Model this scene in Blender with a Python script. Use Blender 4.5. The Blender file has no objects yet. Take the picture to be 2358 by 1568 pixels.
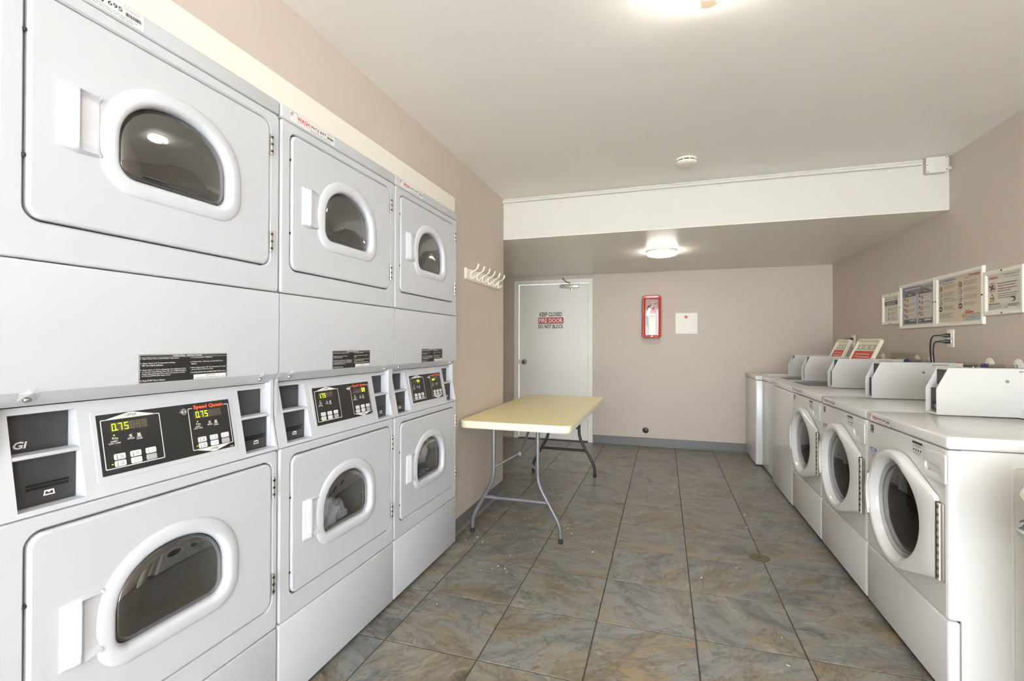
import bpy, bmesh, math, random
from mathutils import Vector, Matrix

random.seed(7)
SC = bpy.context.scene
COL = SC.collection

# ------------------------------------------------------------------ camera
CAM_H = 1.1947
F_PX, YAW, PITCH, ROLL = 1094.705, 0.3087, 0.0064, 0.0025
fwd = Vector((-math.sin(YAW) * math.cos(PITCH), math.cos(YAW) * math.cos(PITCH), math.sin(PITCH)))
r0 = Vector((math.cos(YAW), math.sin(YAW), 0))
u0 = r0.cross(fwd)
rr = r0 * math.cos(ROLL) + u0 * math.sin(ROLL)
uu = u0 * math.cos(ROLL) - r0 * math.sin(ROLL)
cam_data = bpy.data.cameras.new('camera')
cam_data.sensor_fit = 'HORIZONTAL'
cam_data.sensor_width = 36.0
cam_data.lens = F_PX / 2358 * 36.0
cam_data.clip_start = 0.02
cam = bpy.data.objects.new('camera', cam_data)
COL.objects.link(cam)
cam.matrix_world = Matrix(((rr.x, uu.x, -fwd.x, 0), (rr.y, uu.y, -fwd.y, 0), (rr.z, uu.z, -fwd.z, CAM_H), (0, 0, 0, 1)))
SC.camera = cam

# ------------------------------------------------------------------ world, daylight, exposure
world = bpy.data.worlds.new('daylight_sky')
SC.world = world
world.use_nodes = True
wn = world.node_tree.nodes
wn['Background'].inputs[0].default_value = (0.84, 0.925, 1.0, 1)
wn['Background'].inputs[1].default_value = 7.0
SKY_OPENING = (-1.15, 1.60, 0.0, 2.25)      # unseen doorway added behind the camera to let daylight in: x0, x1, z0, z1
ROOM_FRONT = -3.60
pl = bpy.data.lights.new('added_doorway_portal', 'AREA')
pl.shape = 'RECTANGLE'
pl.size = SKY_OPENING[1] - SKY_OPENING[0]
pl.size_y = SKY_OPENING[3] - SKY_OPENING[2]
pl.cycles.is_portal = True
po = bpy.data.objects.new('added_doorway_portal', pl)
COL.objects.link(po)
po.location = ((SKY_OPENING[0] + SKY_OPENING[1]) / 2, ROOM_FRONT - 0.06, (SKY_OPENING[2] + SKY_OPENING[3]) / 2)
po.rotation_euler = (math.pi / 2, 0, 0)
SIDE_OPENING = (-2.70, -1.70, 0.0, 2.10)    # unseen side door added to light the dryers: y0, y1, z0, z1
pl2 = bpy.data.lights.new('added_side_door_portal', 'AREA')
pl2.shape = 'RECTANGLE'
pl2.size = SIDE_OPENING[3] - SIDE_OPENING[2]
pl2.size_y = SIDE_OPENING[1] - SIDE_OPENING[0]
pl2.cycles.is_portal = True
po2 = bpy.data.objects.new('added_side_door_portal', pl2)
COL.objects.link(po2)
po2.location = (1.696 + 0.06, (SIDE_OPENING[0] + SIDE_OPENING[1]) / 2, (SIDE_OPENING[2] + SIDE_OPENING[3]) / 2)
po2.rotation_euler = (0, math.pi / 2, 0)
sun = bpy.data.lights.new('sun', 'SUN')  # added to light the unseen ground outside, which bounces onto the ceiling
sun.energy = 165.0
sun.angle = 0.01
sun.color = (1.0, 0.98, 0.95)
so_ = bpy.data.objects.new('sun', sun)
COL.objects.link(so_)
so_.rotation_euler = Vector((0.30, -0.32, -0.90)).to_track_quat('-Z', 'Y').to_euler()
LAMP_NEAR, LAMP_FAR, LAMP_REAR_FILL = 12.0, 20.0, 6.0
LAMP_COL = (1.0, 0.96, 0.89, 1)

SC.view_settings.view_transform = 'Standard'
SC.view_settings.look = 'None'
SC.view_settings.gamma = 1.0
SC.view_settings.use_curve_mapping = False
SC.view_settings.exposure = 1.32
SC.cycles.use_denoising = True
SC.cycles.max_bounces = 10
SC.cycles.diffuse_bounces = 6
SC.cycles.transparent_max_bounces = 12
SC.cycles.sample_clamp_indirect = 6.0

# ------------------------------------------------------------------ materials
MATS = {}


def lin(c):
    return tuple(((x / 255) / 12.92 if x <= 10 else ((x / 255 + 0.055) / 1.055) ** 2.4) for x in c) + (1,)


def mat(name, rgb, rough=0.5, metal=0.0, spec=0.5, bump=0.0, bscale=200.0, var=0.0, vscale=3.0, emit=None, estr=0.0, coat=0.0):
    if name in MATS:
        return MATS[name]
    m = bpy.data.materials.new(name)
    m.use_nodes = True
    nt = m.node_tree
    b = nt.nodes['Principled BSDF']
    b.inputs['Base Color'].default_value = lin(rgb)
    b.inputs['Roughness'].default_value = rough
    b.inputs['Metallic'].default_value = metal
    b.inputs['Specular IOR Level'].default_value = spec
    b.inputs['Coat Weight'].default_value = coat
    if emit:
        b.inputs['Emission Color'].default_value = lin(emit)
        b.inputs['Emission Strength'].default_value = estr
    if bump or var:
        tc = nt.nodes.new('ShaderNodeNewGeometry')
    if bump:
        n = nt.nodes.new('ShaderNodeTexNoise')
        n.inputs['Scale'].default_value = bscale
        n.inputs['Detail'].default_value = 3
        nt.links.new(tc.outputs['Position'], n.inputs['Vector'])
        bp = nt.nodes.new('ShaderNodeBump')
        bp.inputs['Strength'].default_value = bump
        bp.inputs['Distance'].default_value = 0.002
        nt.links.new(n.outputs['Fac'], bp.inputs['Height'])
        nt.links.new(bp.outputs['Normal'], b.inputs['Normal'])
    if var:
        n2 = nt.nodes.new('ShaderNodeTexNoise')
        n2.inputs['Scale'].default_value = vscale
        n2.inputs['Detail'].default_value = 4
        nt.links.new(tc.outputs['Position'], n2.inputs['Vector'])
        mx = nt.nodes.new('ShaderNodeMix')
        mx.data_type = 'RGBA'
        c = lin(rgb)
        mx.inputs[6].default_value = tuple(x * (1 - var) for x in c[:3]) + (1,)
        mx.inputs[7].default_value = tuple(min(1, x * (1 + var)) for x in c[:3]) + (1,)
        nt.links.new(n2.outputs['Fac'], mx.inputs[0])
        nt.links.new(mx.outputs[2], b.inputs['Base Color'])
    MATS[name] = m
    return m


def glass_mat(name, tint, ior=1.45, gloss=0.02, base=0.0):
    if name in MATS:
        return MATS[name]
    m = bpy.data.materials.new(name)
    m.use_nodes = True
    nt = m.node_tree
    nt.nodes.remove(nt.nodes['Principled BSDF'])
    out = nt.nodes['Material Output']
    tr = nt.nodes.new('ShaderNodeBsdfTransparent')
    tr.inputs[0].default_value = tint
    gl = nt.nodes.new('ShaderNodeBsdfGlossy')
    gl.inputs['Roughness'].default_value = gloss
    fr = nt.nodes.new('ShaderNodeLayerWeight')
    fr.inputs['Blend'].default_value = 0.5
    pw = nt.nodes.new('ShaderNodeMath')
    pw.operation = 'POWER'
    pw.inputs[1].default_value = 4.5
    mx = nt.nodes.new('ShaderNodeMixShader')
    ad = nt.nodes.new('ShaderNodeMath')
    ad.operation = 'MULTIPLY_ADD'
    ad.use_clamp = True
    ad.inputs[1].default_value = 0.85
    ad.inputs[2].default_value = ((ior - 1) / (ior + 1)) ** 2 + base
    nt.links.new(fr.outputs['Facing'], pw.inputs[0])
    nt.links.new(pw.outputs[0], ad.inputs[0])
    nt.links.new(ad.outputs[0], mx.inputs[0])
    nt.links.new(tr.outputs[0], mx.inputs[1])
    nt.links.new(gl.outputs[0], mx.inputs[2])
    nt.links.new(mx.outputs[0], out.inputs[0])
    MATS[name] = m
    return m


def slate_material():
    m = bpy.data.materials.new('slate_tile')
    m.use_nodes = True
    nt = m.node_tree
    N, L = nt.nodes, nt.links
    b = N['Principled BSDF']
    g = N.new('ShaderNodeNewGeometry')
    oi = N.new('ShaderNodeObjectInfo')
    mul = N.new('ShaderNodeVectorMath'); mul.operation = 'MULTIPLY_ADD'
    cmb = N.new('ShaderNodeCombineXYZ')
    mm = N.new('ShaderNodeMath'); mm.operation = 'MULTIPLY'; mm.inputs[1].default_value = 37.0
    L.new(oi.outputs['Random'], mm.inputs[0])
    for k in range(3):
        L.new(mm.outputs[0], cmb.inputs[k])
    mul.inputs[1].default_value = (1.0, 1.0, 1.0)
    L.new(g.outputs['Position'], mul.inputs[0])
    L.new(cmb.outputs[0], mul.inputs[2])
    # streak direction differs a little from tile to tile
    vr = N.new('ShaderNodeVectorRotate'); vr.rotation_type = 'Z_AXIS'
    ang = N.new('ShaderNodeMath'); ang.operation = 'MULTIPLY_ADD'; ang.inputs[1].default_value = 2.2; ang.inputs[2].default_value = -1.1
    L.new(oi.outputs['Random'], ang.inputs[0])
    L.new(ang.outputs[0], vr.inputs['Angle'])
    L.new(mul.outputs[0], vr.inputs['Vector'])
    mp = N.new('ShaderNodeMapping'); mp.inputs['Scale'].default_value = (1.0, 1.9, 1.0)
    L.new(vr.outputs[0], mp.inputs['Vector'])

    def noise(scale, detail, dist, rough=0.62):
        n = N.new('ShaderNodeTexNoise')
        n.inputs['Scale'].default_value = scale
        n.inputs['Detail'].default_value = detail
        n.inputs['Roughness'].default_value = rough
        n.inputs['Distortion'].default_value = dist
        L.new(mp.outputs[0], n.inputs['Vector'])
        return n

    def ramp(src, stops):
        c = N.new('ShaderNodeValToRGB')
        e = c.color_ramp.elements
        e[0].position, e[0].color = stops[0][0], stops[0][1]
        e[1].position, e[1].color = stops[-1][0], stops[-1][1]
        for p, q in stops[1:-1]:
            k = e.new(p); k.color = q
        L.new(src, c.inputs[0])
        return c.outputs[0]

    def mix(a_, b_, fac, mode='MIX'):
        m_ = N.new('ShaderNodeMix'); m_.data_type = 'RGBA'; m_.blend_type = mode
        if isinstance(fac, float):
            m_.inputs[0].default_value = fac
        else:
            L.new(fac, m_.inputs[0])
        for k, v in ((6, a_), (7, b_)):
            if isinstance(v, tuple):
                m_.inputs[k].default_value = v
            else:
                L.new(v, m_.inputs[k])
        return m_.outputs[2]
    g1 = lambda v: (v, v, v, 1)
    n1 = noise(1.9, 6, 0.6, 0.6)
    base = ramp(n1.outputs['Fac'], [(0.34, lin((116, 117, 115))), (0.46, lin((138, 138, 134))), (0.54, lin((138, 131, 118))), (0.68, lin((122, 110, 90)))])
    n2 = noise(5.5, 12, 0.9, 0.74)
    shade = ramp(n2.outputs['Fac'], [(0.32, g1(0.22)), (0.43, g1(0.62)), (0.52, g1(0.90)), (0.62, g1(1.0))])
    col = mix(base, shade, 0.85, 'MULTIPLY')
    n3 = noise(3.0, 9, 1.2, 0.66)
    col = mix(col, lin((150, 126, 84)), ramp(n3.outputs['Fac'], [(0.55, g1(0.0)), (0.66, g1(0.5))]))
    n5 = noise(9.0, 8, 0.8, 0.7)
    col = mix(col, lin((184, 178, 164)), ramp(n5.outputs['Fac'], [(0.56, g1(0.0)), (0.70, g1(0.45))]))
    n4 = noise(3.6, 5, 1.6, 0.6)
    crack = ramp(n4.outputs['Fac'], [(0.478, g1(1.0)), (0.497, g1(0.45)), (0.503, g1(0.45)), (0.518, g1(1.0))])
    col = mix(col, crack, 0.7, 'MULTIPLY')
    L.new(col, b.inputs['Base Color'])
    rg = N.new('ShaderNodeMapRange'); rg.inputs[3].default_value = 0.22; rg.inputs[4].default_value = 0.46
    L.new(n2.outputs['Fac'], rg.inputs[0]); L.new(rg.outputs[0], b.inputs['Roughness'])
    bp = N.new('ShaderNodeBump'); bp.inputs['Strength'].default_value = 0.5; bp.inputs['Distance'].default_value = 0.005
    L.new(n2.outputs['Fac'], bp.inputs['Height']); L.new(bp.outputs[0], b.inputs['Normal'])
    MATS['slate'] = m
    return m


WALL = mat('taupe_wall_paint', (197, 185, 174), 0.62, bump=0.12, bscale=90, var=0.025, vscale=2.0)
CEIL = mat('ceiling_paint', (243, 240, 234), 0.48, bump=0.25, bscale=45, var=0.02, vscale=1.5)
LOWCEIL = mat('soffit_gloss_paint', (236, 233, 222), 0.34, bump=0.30, bscale=38, var=0.04, vscale=1.2)
BEAMP = mat('white_trim_paint', (206, 203, 196), 0.5, bump=0.1, bscale=60)
ENAMEL = mat('white_enamel', (195, 197, 202), 0.42, spec=0.4, bump=0.015, bscale=500)
WENAMEL = mat('washer_enamel', (218, 218, 216), 0.2, spec=0.5)
PLASTIC = mat('white_plastic', (204, 206, 212), 0.30)
GAP = mat('dark_gap', (38, 37, 36), 0.8)
BLACK = mat('black_panel', (30, 30, 31), 0.42)
BLACKM = mat('black_matte_plastic', (46, 46, 48), 0.5, bump=0.2, bscale=900)
STEEL = mat('brushed_steel', (186, 182, 172), 0.28, metal=1.0)
CHROME = mat('chrome', (225, 225, 225), 0.08, metal=1.0)
DRUM = mat('dryer_drum_steel', (176, 176, 172), 0.45, metal=0.15)
WDRUM = mat('washer_drum_steel', (70, 72, 76), 0.22, metal=0.9)
DGLASS = glass_mat('dryer_glass', (0.80, 0.80, 0.78, 1), 1.5, 0.03, 0.19)
WGLASS = glass_mat('washer_glass', (0.22, 0.23, 0.25, 1), 1.55, 0.015, 0.05)
CLEAR = glass_mat('clear_pane', (0.96, 0.96, 0.95, 1), 1.35, 0.05)
RUBBER = mat('grey_rubber', (120, 120, 120), 0.6)
BASE = mat('baseboard_vinyl', (112, 112, 110), 0.45, var=0.05)
GROUT = mat('grout', (70, 67, 62), 0.85)
SLATE = slate_material()
RED = mat('label_red', (190, 40, 42), 0.5)
INK = mat('ink_black', (28, 28, 30), 0.5)
GREYINK = mat('ink_grey', (120, 120, 122), 0.5)
PAPER = mat('paper_white', (244, 240, 228), 0.6)
WHITEINK = mat('ink_white', (235, 235, 232), 0.5)
ORANGE = mat('badge_orange', (250, 96, 44), 0.4)
LCD = mat('display_window', (74, 66, 60), 0.25)
SEGOFF = mat('segment_off', (98, 90, 84), 0.4)
SEGON = mat('segment_lit', (190, 230, 20), 0.4, emit=(190, 240, 20), estr=1.3)
KEYW = mat('key_white', (226, 226, 226), 0.4)
KEYG = mat('key_grey', (170, 170, 170), 0.4)
TABLE = mat('table_laminate', (230, 217, 166), 0.36, var=0.02)
TABLEE = mat('table_edge', (232, 226, 200), 0.4)
TUBE = mat('grey_powder_coat', (112, 112, 116), 0.35, metal=0.35)
TUBE_SHADED = mat('grey_powder_coat_shaded', (52, 50, 50), 0.35, metal=0.2)  # shaded copy of the leg grey; shade at the far end put into colour
REDPAINT = mat('cabinet_red', (176, 52, 36), 0.3)
CREAM = mat('cream_plastic', (232, 226, 202), 0.4)
DOORP = mat('door_paint', (240, 238, 231), 0.42, bump=0.04, bscale=60)
BRASS = mat('brass', (150, 120, 62), 0.35, metal=1.0)

# ------------------------------------------------------------------ mesh helpers


class MB:
    def __init__(s):
        s.v, s.f = [], []

    def add(s, vs, fs):
        o = len(s.v)
        s.v += [tuple(p) for p in vs]
        s.f += [tuple(i + o for i in f) for f in fs]
        return s

    def box(s, x0, x1, y0, y1, z0, z1, b=0.0, seg=2):
        if x0 > x1: x0, x1 = x1, x0
        if y0 > y1: y0, y1 = y1, y0
        if z0 > z1: z0, z1 = z1, z0
        P = [(x0, y0, z0), (x1, y0, z0), (x1, y1, z0), (x0, y1, z0), (x0, y0, z1), (x1, y0, z1), (x1, y1, z1), (x0, y1, z1)]
        Q = [(3, 2, 1, 0), (4, 5, 6, 7), (0, 1, 5, 4), (1, 2, 6, 5), (2, 3, 7, 6), (3, 0, 4, 7)]
        if b <= 0:
            return s.add(P, Q)
        bm = bmesh.new()
        vs = [bm.verts.new(p) for p in P]
        for q in Q:
            bm.faces.new([vs[i] for i in q])
        bmesh.ops.bevel(bm, geom=bm.edges[:], offset=b, segments=seg, affect='EDGES', profile=0.5)
        bm.verts.index_update()
        s.add([v.co[:] for v in bm.verts], [[v.index for v in f.verts] for f in bm.faces])
        bm.free()
        return s

    def loft(s, loops, cap0=False, cap1=False, closed=True):
        n = len(loops[0])
        vs = [p for l in loops for p in l]
        fs = []
        for k in range(len(loops) - 1):
            for i in range(n if closed else n - 1):
                j = (i + 1) % n
                fs.append((k * n + i, k * n + j, (k + 1) * n + j, (k + 1) * n + i))
        if cap0:
            fs.append(tuple(range(n))[::-1])
        if cap1:
            o = (len(loops) - 1) * n
            fs.append(tuple(range(o, o + n)))
        return s.add(vs, fs)

    def tube(s, pts, r, n=10, caps=True):
        pts = [Vector(p) for p in pts]
        rs = r if isinstance(r, (list, tuple)) else [r] * len(pts)
        loops, nrm = [], None
        for i, p in enumerate(pts):
            t = ((pts[i + 1] - p) if i == 0 else (p - pts[i - 1]) if i == len(pts) - 1 else (pts[i + 1] - p).normalized() + (p - pts[i - 1]).normalized()).normalized()
            if nrm is None:
                a = Vector((0, 0, 1)) if abs(t.z) < 0.9 else Vector((1, 0, 0))
                nrm = t.cross(a).normalized()
            nrm = (nrm - t * nrm.dot(t)).normalized()
            bn = t.cross(nrm)
            loops.append([tuple(p + (nrm * math.cos(2 * math.pi * k / n) + bn * math.sin(2 * math.pi * k / n)) * rs[i]) for k in range(n)])
        return s.loft(loops, caps, caps)

    def lathe(s, prof, org, axis, n=32, cap0=False, cap1=False):
        """prof: (r, d) pairs, d along axis from org."""
        ax = Vector(axis).normalized()
        a = Vector((0, 0, 1)) if abs(ax.z) < 0.9 else Vector((1, 0, 0))
        e1 = ax.cross(a).normalized()
        e2 = ax.cross(e1)
        o = Vector(org)
        loops = [[tuple(o + ax * d + (e1 * math.cos(2 * math.pi * k / n) + e2 * math.sin(2 * math.pi * k / n)) * r) for k in range(n)] for r, d in prof]
        return s.loft(loops, cap0, cap1)

    def prism(s, poly, fn, d0, d1):
        return s.loft([[fn(a, b, d0) for a, b in poly], [fn(a, b, d1) for a, b in poly]], True, True)

    def build(s, name, material, parent=None, loc=None, smooth=35, mesh=None):
        me = bpy.data.meshes.new(name)
        me.from_pydata(s.v, [], s.f)
        bm = bmesh.new()
        bm.from_mesh(me)
        bmesh.ops.recalc_face_normals(bm, faces=bm.faces[:])
        bm.to_mesh(me)
        bm.free()
        if smooth:
            for p in me.polygons:
                p.use_smooth = True
            me.set_sharp_from_angle(angle=math.radians(smooth))
        for mm in (material if isinstance(material, list) else [material]):
            me.materials.append(mm)
        ob = bpy.data.objects.new(name, me)
        COL.objects.link(ob)
        if parent is not None:
            ob.parent = parent
        if loc is not None:
            ob.location = loc
        return ob


def empty(name, loc, label, cat, group=None):
    o = bpy.data.objects.new(name, None)
    o.empty_display_size = 0.1
    COL.objects.link(o)
    o.location = loc
    return tag(o, label, cat, group)


def tag(o, label=None, cat=None, group=None, kind=None):
    if label: o['label'] = label
    if cat: o['category'] = cat
    if group: o['group'] = group
    if kind: o['kind'] = kind
    return o


KIDS = {}


def copy_tree(o, parent=None, skip=()):
    c = o.copy()
    COL.objects.link(c)
    c.parent = parent
    for ch in [x for x in bpy.data.objects if x.parent is o and x.get('_skip') is None]:
        copy_tree(ch, c)
    return c


def rrect(cx, cy, w, h, r, n=6):
    out = []
    for sx, sy, a0 in ((1, 1, 0), (-1, 1, 90), (-1, -1, 180), (1, -1, 270)):
        for k in range(n + 1):
            a = math.radians(a0 + 90 * k / n)
            out.append((cx + sx * (w / 2 - r) + r * math.cos(a), cy + sy * (h / 2 - r) + r * math.sin(a)))
    return out


def circle(cx, cy, r, n=48):
    return [(cx + r * math.cos(2 * math.pi * k / n), cy + r * math.sin(2 * math.pi * k / n)) for k in range(n)]


def dshape(cx, z0, w, h, g=0.0):
    """arch window: flat bottom, round lower corners, elliptical top"""
    a, zb, zt = w / 2 + g, z0 - g, z0 + h + g
    rb = 0.036 + g * 0.9
    zs = z0 + h * 0.40
    out = []
    n = 2.15
    for k in range(41):
        t = math.pi * k / 40
        c, sn = math.cos(t), math.sin(t)
        out.append((cx + a * math.copysign(abs(c) ** (2 / n), c), zs + (zt - zs) * abs(sn) ** (2 / n)))
    for k in range(9):
        t = math.radians(180 + 90 * k / 8)
        out.append((cx - a + rb + rb * math.cos(t), zb + rb + rb * math.sin(t)))
    for k in range(9):
        t = math.radians(270 + 90 * k / 8)
        out.append((cx + a - rb + rb * math.cos(t), zb + rb + rb * math.sin(t)))
    return out


def at_angle(poly, c, a):
    dx, dy = math.cos(a), math.sin(a)
    best = None
    for i in range(len(poly)):
        (x1, y1), (x2, y2) = poly[i], poly[(i + 1) % len(poly)]
        ex, ey = x2 - x1, y2 - y1
        den = dx * ey - dy * ex
        if abs(den) < 1e-12:
            continue
        t = ((x1 - c[0]) * ey - (y1 - c[1]) * ex) / den
        u = ((x1 - c[0]) * dy - (y1 - c[1]) * dx) / den
        if t > 0 and -1e-6 <= u <= 1 + 1e-6 and (best is None or t > best):
            best = t
    return (c[0] + dx * (best or 0), c[1] + dy * (best or 0))


def matched(polys, c):
    """resample star-shaped polygons at the union of their vertex angles about c"""
    ang = sorted({round(math.atan2(y - c[1], x - c[0]), 5) for p in polys for x, y in p})
    keep = [ang[0]]
    for a in ang[1:]:
        if a - keep[-1] > 2e-3:
            keep.append(a)
    return [[at_angle(p, c, a) for a in keep] for p in polys]


def hull(pts):
    pts = sorted(set(pts))

    def half(ps):
        o = []
        for p in ps:
            while len(o) > 1 and (o[-1][0] - o[-2][0]) * (p[1] - o[-2][1]) - (o[-1][1] - o[-2][1]) * (p[0] - o[-2][0]) <= 0:
                o.pop()
            o.append(p)
        return o[:-1]
    return half(pts) + half(pts[::-1])


def grid_plate(ys, ss, skip, fn, d0, d1):
    """plate on a grid with rectangular holes (skip = set of cells); one connected mesh"""
    m = MB()
    ny, ns = len(ys), len(ss)
    idx = lambda i, j, k: (k * ns + j) * ny + i
    vs = [fn(ys[i], ss[j], d) for d in (d0, d1) for j in range(ns) for i in range(ny)]
    fs = []
    solid = lambda i, j: 0 <= i < ny - 1 and 0 <= j < ns - 1 and (i, j) not in skip
    for j in range(ns - 1):
        for i in range(ny - 1):
            if not solid(i, j):
                continue
            fs.append((idx(i, j, 1), idx(i + 1, j, 1), idx(i + 1, j + 1, 1), idx(i, j + 1, 1)))
            fs.append((idx(i, j, 0), idx(i, j + 1, 0), idx(i + 1, j + 1, 0), idx(i + 1, j, 0)))
            for (di, dj, a, b) in ((-1, 0, (i, j), (i, j + 1)), (1, 0, (i + 1, j + 1), (i + 1, j)), (0, -1, (i + 1, j), (i, j)), (0, 1, (i, j + 1), (i + 1, j + 1))):
                if not solid(i + di, j + dj):
                    fs.append((idx(*a, 0), idx(*b, 0), idx(*b, 1), idx(*a, 1)))
    return m.add(vs, fs)


def shell(x0, x1, y0, y1, z0, z1, t, open_x):
    """hollow box open on one x side"""
    m = MB()
    xo, xb = (x0, x1) if open_x == 'lo' else (x1, x0)
    sgn = 1 if xb > xo else -1
    R = lambda x, g: [(x, y0 + g, z0 + g), (x, y1 - g, z0 + g), (x, y1 - g, z1 - g), (x, y0 + g, z1 - g)]
    return m.loft([R(xb, 0), R(xo, 0), R(xo, t), R(xb - sgn * t, t)], True, True)


# ------------------------------------------------------------------ flat print: a drawing on a plane
FONT_CACHE = {}


def text_geo(s, bold):
    key = (s, bold)
    if key not in FONT_CACHE:
        cu = bpy.data.curves.new('txt', 'FONT')
        cu.body = s
        cu.size = 1.0
        cu.resolution_u = 2
        cu.dimensions = '2D'
        cu.fill_mode = 'BOTH'
        cu.offset = bold
        ob = bpy.data.objects.new('txt', cu)
        me = bpy.data.meshes.new_from_object(ob)
        vs = [(v.co.x, v.co.y) for v in me.vertices]
        fs = [tuple(p.vertices) for p in me.polygons]
        bpy.data.objects.remove(ob)
        bpy.data.curves.remove(cu)
        bpy.data.meshes.remove(me)
        x0 = min(v[0] for v in vs); x1 = max(v[0] for v in vs)
        y0 = min(v[1] for v in vs); y1 = max(v[1] for v in vs)
        FONT_CACHE[key] = (vs, fs, x0, x1, y0, y1)
    return FONT_CACHE[key]


class Ink:
    """flat shapes in a frame (origin, right, up); z = lift off the surface"""

    def __init__(s, org, right, up, lift=0.0006):
        s.o, s.r, s.u = Vector(org), Vector(right).normalized(), Vector(up).normalized()
        s.n = s.r.cross(s.u)
        s.z = lift
        s.m = MB()

    def P(s, x, y, z=None):
        return tuple(s.o + s.r * x + s.u * y + s.n * (s.z if z is None else z))

    def poly(s, pts):
        s.m.add([s.P(*p) for p in pts], [tuple(range(len(pts)))])
        return s

    def rect(s, x0, y0, x1, y1):
        return s.poly([(x0, y0), (x1, y0), (x1, y1), (x0, y1)])

    def band(s, a, b):
        n = len(a)
        s.m.add([s.P(*p) for p in a + b], [(i, (i + 1) % n, n + (i + 1) % n, n + i) for i in range(n)])
        return s

    def strip(s, pts, w):
        L, R = [], []
        for i, p in enumerate(pts):
            a = pts[max(0, i - 1)]; b = pts[min(len(pts) - 1, i + 1)]
            dx, dy = b[0] - a[0], b[1] - a[1]
            l = math.hypot(dx, dy) or 1
            ww = w[i] if isinstance(w, (list, tuple)) else w
            L.append((p[0] - dy / l * ww / 2, p[1] + dx / l * ww / 2)); R.append((p[0] + dy / l * ww / 2, p[1] - dx / l * ww / 2))
        n = len(pts)
        s.m.add([s.P(*p) for p in L + R], [(i, i + 1, n + i + 1, n + i) for i in range(n - 1)])
        return s

    def text(s, t, x, y, h=None, w=None, bold=0.0, align='l', shear=0.0):
        """h: height of the glyph box; w: width of the whole line"""
        vs, fs, x0, x1, y0, y1 = text_geo(t, bold)
        ky = h / (y1 - y0)
        kx = (w / (x1 - x0)) if w else ky
        W = (x1 - x0) * kx
        ox = x - (0 if align == 'l' else W / 2 if align == 'c' else W)
        s.m.add([s.P(ox + (vx - x0) * kx + shear * (vy - y0) * ky, y + (vy - y0) * ky) for vx, vy in vs], fs)
        return s

    def lines(s, x, y, w, n, pitch, t, ragged=0.25, seed=0):
        rnd = random.Random(seed)
        for k in range(n):
            ww = w * (1 - rnd.random() * ragged)
            xx = x
            while xx < x + ww - 1e-6:                      # words too small to read
                l = min(rnd.uniform(0.05, 0.16) * w, x + ww - xx)
                s.rect(xx, y - k * pitch - t / 2, xx + l, y - k * pitch + t / 2)
                xx += l + 0.018 * w
        return s

    def build(s, name, material, parent, loc=None):
        return s.m.build(name, material, parent, loc=loc, smooth=0)


def swoosh_logo(mkred, mkgrey, x, y, h):
    """two crescents left of the word"""
    for mk, sc, dx in ((mkred, 1.0, 0), (mkgrey, 0.62, 0.30 * h)):
        pts, w = [], []
        for k in range(13):
            t = math.radians(75 + 160 * k / 12)
            pts.append((x + dx + 0.52 * h * sc + 0.52 * h * sc * math.cos(t), y + 0.5 * h + 0.52 * h * sc * math.sin(t)))
            w.append(0.17 * h * sc * math.sin(math.pi * (k + 0.3) / 12.6) + 0.004 * h)
        mk.strip(pts, w)


def wash_label(parent, org, right, up, w, h, code):
    base = Ink(org, right, up, 0.0004)
    base.rect(0, 0, w, h)
    lab = base.build('label_sticker', PAPERW, parent)
    red = Ink(org, right, up, 0.0009); blk = Ink(org, right, up, 0.0009); gry = Ink(org, right, up, 0.0009)
    sw = Ink(org, right, up, 0.0009)
    swoosh_logo(red, sw, 0.02 * w, 0.34 * h, 0.50 * h)
    sw.build('logo', INK, lab)
    red.text('WASH', 0.145 * w, 0.36 * h, 0.42 * h, 0.26 * w, bold=0.02)
    gry.rect(0.145 * w, 0.24 * h, 0.40 * w, 0.27 * h)
    gry.rect(0.02 * w, 0.91 * h, 0.15 * w, 0.94 * h)
    blk.text(code, 0.43 * w, 0.36 * h, 0.36 * h, 0.36 * w, bold=0.01)
    gry.lines(0.43 * w, 0.22 * h, 0.52 * w, 2, 0.12 * h, 0.035 * h, 0.1, 3)
    gry.lines(0.82 * w, 0.86 * h, 0.15 * w, 2, 0.1 * h, 0.03 * h, 0.1, 4)
    x = 0.82 * w
    bar = Ink(org, right, up, 0.0009)
    rnd = random.Random(len(code))
    while x < 0.97 * w:
        d = rnd.uniform(0.004, 0.009) * w
        bar.rect(x, 0.36 * h, x + d, 0.60 * h)
        x += d + rnd.uniform(0.003, 0.007) * w
    tag(bar.build('barcode', INK, lab), kind='stuff')
    red.build('lettering', RED, lab); blk.build('lettering', INK, lab); gry.build('lettering', GREYINK, lab)
    return lab


FIXW = mat('fixture_white', (238, 234, 224), 0.4)
PAPERW = mat('sticker_white', (232, 231, 228), 0.35)

# ================================================================== THE ROOM
XL, XR, YB, YC = -1.2371, 1.696, 5.79, 3.645       # left wall, right wall, back wall, corner / beam face
ZC, ZL = 2.363, 2.035                              # high ceiling, low ceiling
XA = -2.35                                         # alcove's far side wall
T = 0.12
DY0 = [0.5422, 1.2282, 1.9142]                     # dryers' starts
DW = 0.686
DX = -1.1763


def struct(o):
    return tag(o, kind='structure')


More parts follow.
